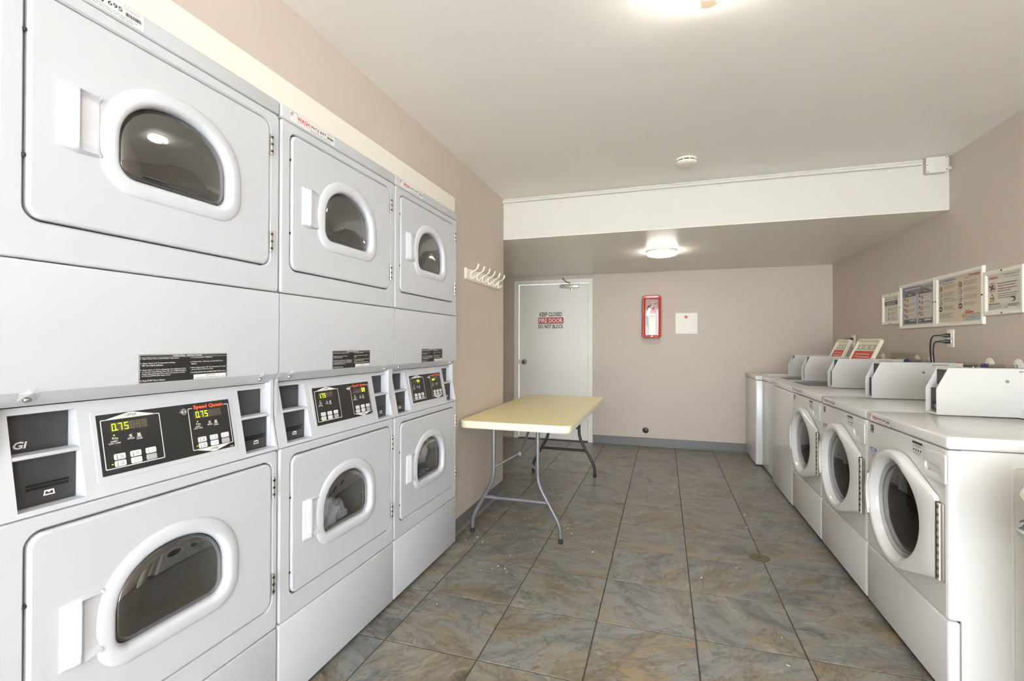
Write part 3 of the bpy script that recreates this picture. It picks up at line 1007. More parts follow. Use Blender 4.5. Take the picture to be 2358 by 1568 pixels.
    q.band(rrect(X(0.5), Z(0.5), IW * 0.996, IH * 0.99, 0.002, 2), rrect(X(0.5), Z(0.5), IW * 0.990, IH * 0.965, 0.0018, 2))
    q.rect(X(0.575), Z(0.03), X(0.985), Z(0.205))
    tag(q.build('lettering', WHITEINK, ip), kind='stuff')
    q2 = Ink(I0, (0, 1, 0), (0, 0, 1), 0.0024)
    q2.text('IMPORTANT', X(0.78), Z(0.132), Z(0.048), X(0.12), align='c')
    q2.text('CLEAN LINT FILTER BEFORE EACH LOAD', X(0.78), Z(0.052), Z(0.048), X(0.38), align='c')
    tag(q2.build('lettering', INK, ip), kind='stuff')
    # kick panel
    kp = MB().box(-0.03, 0.0, 0.003, DW - 0.003, 0.018, 0.2845, 0.006, 3)
    kp.build('kick_panel', ENAMEL, root)
    for y in (0.06, 0.63):
        MB().lathe([(0.0001, -0.003), (0.004, -0.002), (0.0045, 0.004)], (-0.008, y, 0.0195), (0, 0, 1), 10).build('screw', STEEL, root)
    for y in (0.05, 0.636):
        for x in (-0.06, -0.6):
            MB().lathe([(0.02, 0.0), (0.02, 0.008), (0.008, 0.010), (0.008, 0.022)], (x, y, 0.0), (0, 0, 1), 12, True, True).build('leveling_foot', GAP, root)


def add_displays(fasc, top, bottom):
    """top/bottom: six cells each, '.' after a digit lights the point"""
    on = kink(0.0030); off = kink(0.0028)
    for txt, a0, a1 in ((top, 0.078, 0.315), (bottom, 0.682, 0.912)):
        cells, pts = [], []
        for ch in txt:
            if ch == '.': pts.append(len(cells) - 1)
            else: cells.append(ch)
        cw = ka(a1 - a0) / 6
        for i, ch in enumerate(cells):
            x = ka(a0) + cw * (i + 0.18)
            y = kb_(0.712)
            if ch == ' ':
                seg_digit(off, '8', x, y, cw * 0.62, kb_(0.118), 0.0011)
            else:
                seg_digit(on, ch, x, y, cw * 0.62, kb_(0.118), 0.0015)
            if i in pts:
                on.rect(x + cw * 0.68, y, x + cw * 0.86, y + 0.0024)
    for da in (0.0, 0.603):
        on.poly(circle(ka(0.092 + da), kb_(0.637), 0.0015, 10))
        on.rect(ka(0.058 + da), kb_(0.160), ka(0.068 + da), kb_(0.172))
    on.build('lit_digit', SEGON, fasc)
    off.build('unlit_digit', SEGOFF, fasc)


dry = []
DL = ['white stacked dryer whose two displays both read 0.75, nearest to the viewer',
      'white stacked dryer labelled WCJ 697 with pale blue laundry in its lower drum',
      'white stacked dryer labelled WCJ 699 standing next to the folding table']
first = empty('stacked_dryer', (DX, DY0[0], 0), DL[0], 'dryer', 'stacked coin dryers along the wall')
make_dryer(first)
bpy.context.view_layer.update()
dry = [first]
for k in (1, 2):
    c = copy_tree(first)
    c.location = (DX, DY0[k], 0)
    c['label'] = DL[k]
    dry.append(c)


def child(root, stem):
    return [x for x in bpy.data.objects if x.parent is root and x.name.split('.')[0] == stem]


for k, (a, b, code) in enumerate((('0.75   ', '0.75   ', 'WCJ 695'), ('1.75   ', '    00', 'WCJ 697'), ('   44 ', 'oor   ', 'WCJ 699'))):
    add_displays(child(dry[k], 'control_fascia')[0], a, b)
    wash_label(dry[k], (0.0, 0.040, 1.931), (0, 1, 0), (0, 0, 1), 0.222, 0.036, code)
cb0 = [x for x in child(dry[0], 'coin_box')][0]
gi = Ink((-0.061, 0.050, 0.975), (0, 1, 0), (0, 0, 1), 0.0008)
gi.text('Gi', 0.008, 0.004, 0.015, 0.022, bold=0.03, shear=0.2)
gi.build('lettering', WHITEINK, cb0)


def cloth(name, material, centre, size, seed, label, squash=(1, 1, 1), amp=0.35, freq=3.0):
    from mathutils import noise as mn
    bm = bmesh.new()
    bmesh.ops.create_icosphere(bm, subdivisions=4, radius=1.0)
    off = Vector((seed * 3.7, seed * 1.3, seed * 2.1))
    for v in bm.verts:
        p = v.co.copy()
        w = mn.noise_vector(p * 0.9 + off) * 0.55
        d = 1 - abs(mn.noise((p + w) * freq * 0.5 + off)) * 2.0 * amp + mn.noise((p + w) * 1.1 + off) * amp * 0.9
        rid = abs(mn.noise((p + w) * freq + off)) * amp * 0.7
        v.co = Vector((p.x * squash[0], p.y * squash[1], p.z * squash[2])) * (d - rid) * size
    me = bpy.data.meshes.new(name)
    bm.to_mesh(me)
    bm.free()
    for p in me.polygons:
        p.use_smooth = True
    me.materials.append(material)
    ob = bpy.data.objects.new(name, me)
    COL.objects.link(ob)
    ob.location = centre
    return tag(ob, label, 'laundry', 'laundry in the dryer drums')


def check_cloth():
    m = bpy.data.materials.new('checked_cloth')
    m.use_nodes = True
    nt = m.node_tree
    b = nt.nodes['Principled BSDF']
    b.inputs['Roughness'].default_value = 0.9
    tc = nt.nodes.new('ShaderNodeTexCoord')
    ck = nt.nodes.new('ShaderNodeTexChecker')
    ck.inputs['Scale'].default_value = 110
    ck.inputs[1].default_value = lin((40, 46, 84)); ck.inputs[2].default_value = lin((214, 214, 222))
    nt.links.new(tc.outputs['Object'], ck.inputs['Vector'])
    nt.links.new(ck.outputs['Color'], b.inputs['Base Color'])
    return m


CB = mat('pale_blue_cloth', (222, 228, 242), 0.9, bump=0.2, bscale=300)
CD = mat('charcoal_cloth', (40, 40, 44), 0.9)
CW = mat('white_cloth', (240, 239, 236), 0.9)
CO = mat('rust_cloth', (170, 84, 40), 0.9)
dcx = DX - 0.20
b2 = DY0[1] + 0.343
cloth('laundry_bundle', CB, (DX - 0.115, b2 + 0.040, 0.480), 0.082, 1, 'pale blue crumpled laundry behind the lower glass of the dryer labelled WCJ 697', (0.85, 1.05, 1.35), 0.30, 3.2)
cloth('laundry_bundle', CD, (DX - 0.36, b2 + 0.02, 0.445), 0.10, 2, 'charcoal clothes lying deep in the drum behind the pale blue laundry', (0.8, 1.3, 0.8))
b3 = DY0[2] + 0.343
cloth('laundry_bundle', CW, (DX - 0.128, b3 + 0.142, 0.590), 0.060, 3, 'white crumpled cloth behind the lower glass of the dryer beside the table', (0.7, 0.9, 1.25), 0.33, 3.0)
cloth('laundry_bundle', check_cloth(), (DX - 0.098, b3 + 0.122, 0.458), 0.053, 4, 'blue and white checked cloth at the bottom of the drum beside the table', (0.7, 1.35, 0.9))
cloth('laundry_bundle', CO, (DX - 0.38, b3 + 0.15, 0.545), 0.055, 5, 'rust orange cloth deep inside the drum beside the table', (0.6, 1.2, 0.6))

# ================================================================== FRONT-LOADING WASHERS
WX, WW, WPITCH, WY0 = 0.895, 0.660, 0.666, 1.936
WTOP = 0.890
DC = (0.325, 0.548)                                  # door centre


def WL(o):                                           # label frame on a washer front: right = -Y
    return dict(right=(0, -1, 0), up=(0, 0, 1))


WENAMEL_DIMMED = mat('washer_enamel_dimmed', (196, 196, 193), 0.3)  # washer enamel darkened to tame strong light on the near side plate


def coin_console(root, ww, front=True):
    """control console with a coin box at its far end"""
    y0, y1 = ww - 0.095, ww - 0.004
    z0 = WTOP + 0.004
    prof = [(0.222, z0), (0.222, 1.004), (0.264, 1.095), (0.636, 1.095), (0.636, z0)]
    cb = empty_part('coin_box', root)
    MB().loft([[(x, y, z) for x, z in prof] for y in (y0, y0 + 0.004)], True, True).build('side_plate', WENAMEL_DIMMED, cb, smooth=0)
    MB().loft([[(x, y, z) for x, z in prof] for y in (y1 - 0.004, y1)], True, True).build('side_plate', WENAMEL, cb, smooth=0)
    hs = [(0.262, 1.092), (0.264, 1.095), (0.636, 1.095), (0.636, z0), (0.30, z0), (0.30, 1.02), (0.284, 1.02)]
    MB().loft([[(x, y, z) for x, z in hs] for y in (y0 + 0.004, y1 - 0.004)], True, True).build('housing', WENAMEL, cb, smooth=0)
    MB().box(0.240, 0.298, y0 + 0.0045, y1 - 0.0045, z0 + 0.014, 1.004).build('card_reader', BLACKM, cb, smooth=0)
    MB().box(0.262, 0.283, y0 + 0.0045, y1 - 0.0045, 1.022, 1.086).build('blank_plate', BLACKM, cb, smooth=0)
    MB().box(0.238, 0.2405, y0 + 0.02, y1 - 0.02, 0.936, 0.945).build('card_slot', GAP, cb, smooth=0)
    ik = Ink((0.240, y1 - 0.036, 0.922), (0, -1, 0), (0, 0, 1), 0.0006)
    ik.band([(0, 0), (0.02, 0), (0.018, 0.01), (0.002, 0.01)], [(0.003, 0.0025), (0.017, 0.0025), (0.016, 0.0075), (0.004, 0.0075)])
    ik.build('card_symbol', WHITEINK, cb)
    MB().box(0.222, 0.236, y0 + 0.004, y1 - 0.004, z0, z0 + 0.008, 0.001, 1).build('sill_plate', WENAMEL, cb)
    MB().lathe([(0.0001, -0.003), (0.006, -0.0025), (0.007, 0.001)], (0.462, y0, 1.042), (0, 1, 0), 14).build('key_hole', GREYINK, cb)
    sm = Ink((0.50, y0, 1.083), (1, 0, 0), (0, 0, 1), 0.0006)
    sm.lines(0, 0, 0.075, 1, 0.01, 0.003, 0, 2)
    sm.build('lettering', INK, cb)
    # control console towards the near end
    cp = [(0.498, z0), (0.505, z0 + 0.012), (0.560, 1.034), (0.568, 1.038), (0.640, 1.038), (0.640, z0)]
    con = MB().loft([[(x, y, z) for x, z in cp] for y in (0.006, y0 - 0.001)], True, True).build('control_console', WENAMEL, root, smooth=20)
    a = Vector((0.505, 0, z0 + 0.012)); b = Vector((0.560, 0, 1.034)); d = b - a
    nrm = Vector((-d.z, 0, d.x)).normalized()
    pm = MB()
    pm.loft([[tuple(a + d * s_ + Vector((0, y, 0)) + nrm * h) for y, s_ in ((0.03, 0.10), (y0 - 0.03, 0.10), (y0 - 0.03, 0.90), (0.03, 0.90))] for h in (0.0, 0.0015)], False, True)
    pm.build('control_panel', BLACK, con, smooth=0)
    for q in range(5):
        y = 0.10 + 0.085 * q
        bm_ = MB().loft([[tuple(a + d * s_ + Vector((0, yy, 0)) + nrm * h) for yy, s_ in ((y, 0.25), (y + 0.045, 0.25), (y + 0.045, 0.45), (y, 0.45))] for h in (0.0015, 0.003)], False, True)
        bm_.build('button', KEYW, con, smooth=0)
    return con


def empty_part(name, root):
    o_ = bpy.data.objects.new(name, None)
    COL.objects.link(o_)
    o_.parent = root
    return o_


def washer_front_labels(root, code):
    wash_label(root, (-0.0024, 0.617, WTOP - 0.0385), (0, -1, 0), (0, 0, 1), 0.203, 0.034, code)


def make_washer(root):
    ww = WW
    shell(0.0375, 0.70, 0.0055, ww - 0.0055, 0.022, 0.846, 0.010, 'lo').build('cabinet', WENAMEL, root, smooth=0)
    MB().box(-0.002, 0.70, 0.0, ww, 0.8475, WTOP, 0.010, 3).build('top_cap', WENAMEL, root)
    sp_ = MB().loft([[(x, y, z) for x, z in rrect(0.44, 0.435, 0.545 - g, 0.74 - g, 0.012, 4)] for g, y in ((0.0, 0.0058), (0.004, 0.0035), (0.012, 0.0035), (0.016, 0.0048))], False, True)
    sp_.build('side_panel', WENAMEL, root, smooth=0)
    # upper front with round opening
    z0, z1 = 0.2845, 0.8445
    o1 = rrect(ww / 2, (z0 + z1) / 2, ww - 0.004, z1 - z0, 0.006, 3)
    o2 = rrect(ww / 2, (z0 + z1) / 2, ww - 0.012, z1 - z0 - 0.004, 0.005, 3)
    o3 = rrect(ww / 2, (z0 + z1) / 2, ww - 0.030, z1 - z0 - 0.008, 0.004, 3)
    hole = circle(DC[0], DC[1], 0.190, 56)
    A, B, C_, Hh = matched([o1, o2, o3, hole], DC)
    MB().loft([[FY(y, z, x) for y, z in P] for P, x in ((A, 0.036), (A, 0.012), (B, 0.003), (C_, 0.0), (Hh, 0.0), (Hh, 0.03))]).build('front_panel', WENAMEL, root, smooth=12)
    MB().box(0.0, 0.036, 0.002, ww - 0.002, 0.026, 0.2805, 0.010, 3).build('lower_panel', WENAMEL, root)
    MB().box(0.03, 0.5, 0.02, ww - 0.02, 0.004, 0.026).build('toe_base', GAP, root, smooth=0)
    # door
    out = hull(circle(DC[0], DC[1], 0.228, 72) + [(0.046, 0.672), (0.046, 0.402), (0.05, 0.68), (0.06, 0.394)])
    th = lambda y: 0.014 + 0.026 * min(1, max(0, (y - 0.05) / 0.17))
    c_in = circle(DC[0], DC[1], 0.196, 72)
    O, I = matched([out, c_in], DC)
    sc = lambda P, k: [(DC[0] + (y - DC[0]) * k, DC[1] + (z - DC[1]) * k) for y, z in P]
    loops = [[FY(y, z, -0.002) for y, z in sc(O, 0.985)], [FY(y, z, -0.006) for y, z in O], [FY(y, z, -th(y) + 0.012) for y, z in sc(O, 0.995)],
             [FY(y, z, -th(y) + 0.003) for y, z in sc(O, 0.975)], [FY(y, z, -th(y)) for y, z in sc(O, 0.95)],
             [FY(y, z, -th(y) - 0.001) for y, z in sc(I, 1.03)], [FY(y, z, -th(y) + 0.001) for y, z in I], [FY(y, z, -th(y) + 0.006) for y, z in sc(I, 0.975)],
             [FY(y, z, -0.012) for y, z in sc(I, 0.935)], [FY(y, z, 0.0) for y, z in sc(I, 0.92)]]
    door = MB().loft(loops).build('door', WENAMEL, root, smooth=50)
    gk = MB().lathe([(0.1805, 0.0), (0.178, 0.006), (0.1765, 0.002), (0.174, 0.008), (0.171, 0.003), (0.168, 0.010), (0.165, 0.018)], (-0.010, DC[0], DC[1]), (1, 0, 0), 56)
    gk.build('door_gasket', mat('door_trim_grey', (168, 168, 166), 0.3), door, smooth=25)
    gl = MB().lathe([(0.176, 0.006), (0.168, 0.0), (0.150, -0.006), (0.12, -0.012), (0.08, -0.017), (0.04, -0.0195), (0.002, -0.020)], (0.0, DC[0], DC[1]), (1, 0, 0), 56, False, True)
    gl.build('door_glass', WGLASS, door, smooth=80)
    # handle: grip slot in the free edge of the rim
    hm = MB()
    la, lb, lc, ld, le = [], [], [], [], []
    for k in range(13):
        a_ = math.radians(-24 + 48 * k / 12)
        P = lambda r: (DC[0] + r * math.cos(a_), DC[1] + r * math.sin(a_))
        la.append(FY(*P(0.224), -0.003)); lb.append(FY(*P(0.236), -0.016)); lc.append(FY(*P(0.236), -0.038)); ld.append(FY(*P(0.230), -0.0455)); le.append(FY(*P(0.212), -0.0460))
    lf = []
    lg = []
    for k in range(13):
        a_ = math.radians(-24 + 48 * k / 12)
        P = lambda r: (DC[0] + r * math.cos(a_), DC[1] + r * math.sin(a_))
        lf.append(FY(*P(0.210), -0.040)); lg.append(FY(*P(0.203), -0.022))
    hm.loft([la, lb, lc, ld, le, lf, lg], False, False, closed=False)
    hm.build('handle', WENAMEL, door, smooth=40)
    # pocket of the handle
    pk = MB()
    pa, pb = [], []
    for k in range(9):
        a_ = math.radians(-19 + 38 * k / 8)
        pa.append(FY(DC[0] + 0.2005 * math.cos(a_), DC[1] + 0.2005 * math.sin(a_), -0.043)); pb.append(FY(DC[0] + 0.192 * math.cos(a_), DC[1] + 0.192 * math.sin(a_), -0.015))
    pk.loft([pa, pb], closed=False)
    pk.build('handle_pocket', mat('pocket_cream', (214, 210, 200), 0.35), door)
    # piano hinge
    MB().box(-0.0045, -0.0005, 0.014, 0.046, 0.402, 0.660).build('hinge_leaf', STEEL, door, smooth=0)
    MB().tube([(-0.009, 0.034, 0.402), (-0.009, 0.034, 0.660)], 0.0076, 12).build('hinge_barrel', mat('hinge_steel', (206, 202, 192), 0.3, metal=0.85), door)
    for k in range(10):
        za = 0.402 + 0.258 * (k + 0.55) / 10
        MB().box(-0.0178, -0.006, 0.0275, 0.0365, za - 0.0050, za + 0.0050).build('hinge_slot', mat('hinge_shade', (70, 67, 62), 0.4), door, smooth=0)
    MB().box(-0.014, -0.001, 0.0445, 0.0475, 0.400, 0.662).build('hinge_gap', GAP, door, smooth=0)
    # drum
    MB().lathe([(0.185, 0.0), (0.20, 0.03), (0.255, 0.05), (0.255, 0.45), (0.0001, 0.46)], (0.032, DC[0], DC[1]), (1, 0, 0), 40).build('drum', WDRUM, root, smooth=50)
    # detergent drawer with a scooped pull
    oy, oz, ow_, oh_ = 0.074, 0.777, 0.138, 0.100
    cu = rrect(0.086, 0.762, 0.098, 0.044, 0.010, 4)
    dcn = (0.086, 0.762)
    R0, R1, R2, Cp, Cq = matched([rrect(oy, oz, ow_, oh_, 0.010, 4), rrect(oy, oz, ow_ - 0.004, oh_ - 0.004, 0.009, 4), rrect(oy, oz, ow_ - 0.010, oh_ - 0.010, 0.008, 4), cu, rrect(0.086, 0.766, 0.080, 0.026, 0.008, 4)], dcn)
    dw = MB().loft([[FY(y, z, 0.0) for y, z in R0], [FY(y, z, -0.003) for y, z in R0], [FY(y, z, -0.0055) for y, z in R1], [FY(y, z, -0.006) for y, z in R2], [FY(y, z, -0.006) for y, z in Cp],
                    [FY(y, z, 0.0 if z < 0.765 else 0.022) for y, z in Cq]], False, True)
    dw.build('detergent_drawer', WENAMEL, root, smooth=30)
    # stickers
    st = Ink((0.0, 0.613, 0.800), (0, -1, 0), (0, 0, 1), 0.0006)
    st.rect(0, 0, 0.031, 0.033)
    so = st.build('badge_sticker', INK, root)
    st = Ink((0.0, 0.613, 0.800), (0, -1, 0), (0, 0, 1), 0.0012)
    star = [(0.0165 + 0.0055 * (1 if k % 2 == 0 else 0.42) * math.cos(math.radians(90 + 36 * k)), 0.0225 + 0.0055 * (1 if k % 2 == 0 else 0.42) * math.sin(math.radians(90 + 36 * k))) for k in range(10)]
    st.poly(star)
    st.strip([(0.005, 0.0125), (0.006, 0.021), (0.012, 0.0285), (0.021, 0.0285), (0.0265, 0.022)], 0.0012)
    st.strip([(0.005, 0.0125), (0.012, 0.016), (0.021, 0.0135)], 0.0012)
    st.rect(0.004, 0.0035, 0.027, 0.0075)
    st.build('badge_print', WHITEINK, so)
    bl = Ink((0.0, 0.618, 0.690), (0, -1, 0), (0, 0, 1), 0.0006)
    bl.rect(0, 0.030, 0.066, 0.043)
    bs = bl.build('blue_sticker', mat('sticker_blue', (52, 112, 176), 0.5), root)
    bt = Ink((0.0, 0.618, 0.690), (0, -1, 0), (0, 0, 1), 0.0008)
    bt.lines(0, 0.024, 0.066, 3, 0.008, 0.0022, 0.2, 5)
    bt.build('lettering', GREYINK, bs)
    bt = Ink((0.0, 0.618, 0.690), (0, -1, 0), (0, 0, 1), 0.0012)
    bt.lines(0.012, 0.0365, 0.042, 1, 0.01, 0.005, 0.0, 6)
    bt.build('lettering', WHITEINK, bs)
    il = Ink((0.0, 0.234, 0.784), (0, -1, 0), (0, 0, 1), 0.0005)
    il.rect(0, 0, 0.073, 0.050)
    ib = il.build('instruction_sticker', PAPERW, root)
    it = Ink((0.0, 0.234, 0.784), (0, -1, 0), (0, 0, 1), 0.0010)
    it.rect(0, 0.042, 0.073, 0.050)
    it.lines(0.004, 0.037, 0.065, 2, 0.005, 0.0018, 0.1, 7)
    for q in range(4):
        it.rect(0.006 + 0.017 * q, 0.016, 0.015 + 0.017 * q, 0.023)
    it.lines(0.004, 0.010, 0.065, 2, 0.005, 0.0016, 0.3, 8)
    it.build('sticker_print', INK, ib)
    coin_console(root, ww)


WLAB = ['white front-loading washer labelled WHQ 440, nearest of the three with round doors',
        'white front-loading washer in the middle of the three with round glass doors',
        'white front-loading washer with a round door beside the top-loading washers']
w0 = empty('front_load_washer', (WX, WY0, 0), WLAB[0], 'washer', 'front-loading washers along the wall')
make_washer(w0)
bpy.context.view_layer.update()
wash = [w0]
for k in (1, 2):
    c = copy_tree(w0)
    c.location = (WX, WY0 + WPITCH * k, 0)
    c['label'] = WLAB[k]
    wash.append(c)
for w_, code in zip(wash, ('WHQ 440', 'WHQ 438', 'WHQ 436')):
    washer_front_labels(w_, code)


# ================================================================== TOP-LOADING WASHERS
def make_toploader(name, loc, ww, label, lid_open=True, console=True, lab=None):
    root = empty(name, loc, label, 'washer', 'top-loading washers by the back wall')
    MB().box(0.0, 0.70, 0.003, ww - 0.003, 0.012, 0.842, 0.011, 3).build('cabinet', WENAMEL, root)
    # top with the tub opening
    ox0, ox1, oy0, oy1 = 0.12, 0.46, 0.10, ww - 0.12
    gp_ = grid_plate([0.0, ox0, ox1, 0.70], [0.0, oy0, oy1, ww], {(1, 1)} if lid_open else set(), lambda a, b, d: (a, b, d), 0.845, 0.884)
    gp_.build('top_cap', WENAMEL, root, smooth=0)
    MB().box(-0.003, 0.012, -0.0005, ww + 0.0005, 0.8445, 0.8845, 0.006, 2).build('top_edge', WENAMEL, root)
    if lid_open:
        MB().loft([[(0.29 + (x - 0.29) * k, ww / 2 + (y - ww / 2) * k, z) for x, y in rrect(0.29, (oy0 + oy1) / 2, ox1 - ox0 - 0.002, oy1 - oy0 - 0.002, 0.02, 5)] for k, z in ((1.0, 0.8835), (0.97, 0.87), (0.9, 0.853))], False, True).build('tub_rim', mat('tub_grey', (120, 122, 124), 0.4), root, smooth=60)
        lid = lid_part(root, ww)
    else:
        MB().box(ox0, ox1, oy0, oy1, 0.8842, 0.893, 0.004, 2).build('lid', WENAMEL, root)
    if console:
        coin_console(root, ww)
    else:
        MB().box(0.52, 0.69, 0.01, ww - 0.01, 0.884, 0.985, 0.008, 2).build('control_console', WENAMEL, root)
    if lab:
        wash_label(root, (0.0 - 0.003, ww - 0.02, 0.849), (0, -1, 0), (0, 0, 1), 0.18, 0.030, lab)
    return root


def lid_part(root, ww):
    """open lid, leaning back against the console; underside faces forward"""
    p0 = Vector((0.452, 0, 0.897)); p1 = Vector((0.600, 0, 1.236))
    d = (p1 - p0); L = d.length; d.normalize()
    nrm = Vector((-d.z, 0, d.x))
    ya, yb_ = 0.095, ww - 0.135
    fr_ = lambda y, s_, h: tuple(p0 + d * s_ + nrm * h + Vector((0, y, 0)))
    o1 = rrect((ya + yb_) / 2, L / 2, yb_ - ya, L, 0.030, 5)
    i1 = rrect((ya + yb_) / 2, L / 2, yb_ - ya - 0.036, L - 0.036, 0.018, 5)
    i2 = rrect((ya + yb_) / 2, L / 2, yb_ - ya - 0.046, L - 0.046, 0.015, 5)
    m = MB().loft([[fr_(y, s_, h) for y, s_ in P] for P, h in ((o1, -0.012), (o1, 0.006), (rrect((ya + yb_) / 2, L / 2, yb_ - ya - 0.008, L - 0.008, 0.027, 5), 0.010), (i1, 0.010), (i2, 0.0), (i2, -0.002))], True, True)
    lid = m.build('lid', CREAM, root, smooth=35)
    nn = Vector((0, -1, 0))
    org = Vector(fr_(yb_ - 0.030, 0, 0.0))
    W = yb_ - ya - 0.060
    a = Ink(org, (0, -1, 0), d, 0.0012)
    a.rect(0.0, 0.05, W, L * 0.73)
    a.build('warning_label', mat('lid_label_red', (196, 62, 36), 0.5), lid)
    a = Ink(org, (0, -1, 0), d, 0.0020)
    a.lines(W * 0.12, L * 0.66, W * 0.76, 2, 0.022, 0.006, 0.15, 9)
    a.build('lettering', WHITEINK, lid)
    g_ = Ink(org, (0, -1, 0), d, 0.0010)
    g_.rect(W * 0.08, L * 0.76, W * 0.94, L * 0.87)
    g_.build('pictogram_strip', mat('pictogram_grey', (190, 186, 172), 0.6), lid)
    for q in range(3):
        g_ = Ink(org, (0, -1, 0), d, 0.0016)
        g_.poly(circle(W * (0.22 + 0.28 * q), L * 0.815, L * 0.042, 20))
        g_.build('pictogram', PAPER, lid)
    return lid


make_toploader('top_load_washer', (WX, 3.944, 0), 0.662, 'white top-loading washer beside the front loaders with its lid standing open', lab='WHQ 434')
make_toploader('top_load_washer', (0.918, 4.612, 0), 0.552, 'white top-loading washer set back between two others with its lid standing open')
make_toploader('top_load_washer', (0.862, 5.172, 0), 0.606, 'white top-loading washer in the corner with a closed lid and no coin box', lid_open=False, console=False)

# ================================================================== FOLDING TABLE
TZ = 0.714
tbx0, tbx1, tby0, tby1 = -1.223, -0.515, 2.733, 4.360
tb = empty('folding_table', ((tbx0 + tbx1) / 2, (tby0 + tby1) / 2, 0), 'long beige folding table with bent grey steel legs against the taupe wall', 'table')
to = (-(tbx0 + tbx1) / 2, -(tby0 + tby1) / 2, 0)
cx, cy = (tbx0 + tbx1) / 2, (tby0 + tby1) / 2
LP = lambda g, r: rrect(cx, cy, tbx1 - tbx0 - g, tby1 - tby0 - g, r, 8)
MB().loft([[(x, y, z) for x, y in LP(g, r)] for g, r, z in ((0.010, 0.045, TZ - 0.046), (0.001, 0.049, TZ - 0.040), (0.0, 0.05, TZ - 0.008), (0.003, 0.049, TZ - 0.003), (0.008, 0.047, TZ - 0.0006))], True, False).build('table_edge', TABLEE, tb, loc=to)
MB().loft([[(x, y, z) for x, y in LP(g, r)] for g, r, z in ((0.008, 0.047, TZ - 0.003), (0.008, 0.047, TZ - 0.0006), (0.014, 0.045, TZ))], False, True).build('table_top', TABLE, tb, loc=to)


def bend(pts, r=0.05, n=5):
    out = [Vector(pts[0])]
    for i in range(1, len(pts) - 1):
        p, a, b = Vector(pts[i]), Vector(pts[i - 1]), Vector(pts[i + 1])
        p1 = p + (a - p).normalized() * min(r, (a - p).length * 0.45)
        p2 = p + (b - p).normalized() * min(r, (b - p).length * 0.45)
        for k in range(n + 1):
            t = k / n
            out.append(p1 * (1 - t) ** 2 + p * 2 * t * (1 - t) + p2 * t * t)
    out.append(Vector(pts[-1]))
    return out


lxm = -0.870
for yl, sgn, tm in ((2.806, 1, TUBE), (4.287, -1, TUBE_SHADED)):
    for sx in (-1, 1):
        p = [(lxm + sx * 0.142, yl, TZ - 0.045), (lxm + sx * 0.142, yl, 0.345), (lxm + sx * 0.282, yl, 0.10), (lxm + sx * 0.284, yl, 0.012)]
        MB().tube(bend(p, 0.06), 0.0125, 12).build('leg', tm, tb, loc=to)
        MB().tube([(lxm + sx * 0.284, yl, 0.0), (lxm + sx * 0.284, yl, 0.030)], 0.0145, 12).build('foot_cap', GAP, tb, loc=to)
    MB().tube([(lxm - 0.205, yl, 0.232), (lxm + 0.205, yl, 0.232)], 0.012, 12).build('crossbar', tm, tb, loc=to)
    jy, jz = yl + sgn * 0.105, 0.495
    for sx in (-1, 1):
        MB().tube([(lxm + sx * 0.135, yl, 0.425), (lxm + sx * 0.006, jy, jz)], 0.0075, 8).build('brace', tm, tb, loc=to)
    MB().tube([(lxm, jy, jz), (lxm + 0.01, yl + sgn * 0.37, TZ - 0.046)], 0.008, 8).build('brace', tm, tb, loc=to)
    MB().box(lxm - 0.012, lxm + 0.012, jy - 0.012, jy + 0.012, jz - 0.016, jz + 0.014, 0.004, 1).build('brace_joint', tm, tb, loc=to)

# ================================================================== WALL THINGS, LEFT: coat hooks
ck = empty('coat_rack', (XL, 3.18, 1.65), 'white coat rack of six curved hooks on the taupe wall above the table', 'coat rack')
ko = (-XL, -3.18, -1.65)
bdm = MB().loft([[(XL + d_, y, z) for y, z in rrect(3.183, 1.653, 0.664 - g, 0.078 - g, 0.004, 2)] for g, d_ in ((0.0, 0.0), (0.0, 0.008), (0.012, 0.016))], True, True)
HKM = mat('rack_white', (238, 232, 218), 0.4)
bdm.build('board', HKM, ck, loc=ko)
for k in range(6):
    y = 2.925 + 0.1075 * k
    p = [(XL + 0.016, y, 1.655), (XL + 0.020, y, 1.662), (XL + 0.034, y, 1.676), (XL + 0.052, y, 1.683), (XL + 0.064, y, 1.694), (XL + 0.070, y, 1.712), (XL + 0.070, y, 1.722)]
    m = MB().tube(p, [0.006, 0.005, 0.0042, 0.0042, 0.005, 0.0065, 0.0035], 10)
    m.tube([(XL + 0.0165, y, 1.668), (XL + 0.0168, y, 1.640), (XL + 0.026, y, 1.627), (XL + 0.036, y, 1.628), (XL + 0.044, y, 1.636), (XL + 0.046, y, 1.645)], [0.006, 0.0055, 0.005, 0.0045, 0.0045, 0.005], 10)
    m.build('hook', HKM, ck, loc=ko)
for y in (2.882, 3.195):
    MB().lathe([(0.0001, 0.001), (0.004, 0.0005), (0.004, -0.002)], (XL + 0.0165, y, 1.653), (1, 0, 0), 8).build('screw', STEEL, ck, loc=ko)

# ================================================================== BACK WALL THINGS
fc = empty('extinguisher_cabinet', (-0.13, YB, 1.26), 'red framed extinguisher cabinet with a clear front on the back wall', 'cabinet')
fo = (0.13, -YB, -1.26)
fcx, fcz, fw_, fh_ = -0.130, 1.507, 0.208, 0.492
XZ = lambda a, b, d: (a, d, b)
cshell = MB().loft([[XZ(a, b, d) for a, b in P] for P, d in ((rrect(fcx, fcz, fw_ - 0.012, fh_ - 0.012, 0.03), YB), (rrect(fcx, fcz, fw_ - 0.012, fh_ - 0.012, 0.03), YB - 0.105), (rrect(fcx, fcz, fw_ - 0.024, fh_ - 0.024, 0.026), YB - 0.105), (rrect(fcx, fcz, fw_ - 0.024, fh_ - 0.024, 0.026), YB - 0.004))], True, True)
cshell.build('cabinet_body', REDPAINT, fc, loc=fo)
win = rrect(fcx + 0.002, fcz - 0.004, 0.146, 0.422, 0.008)
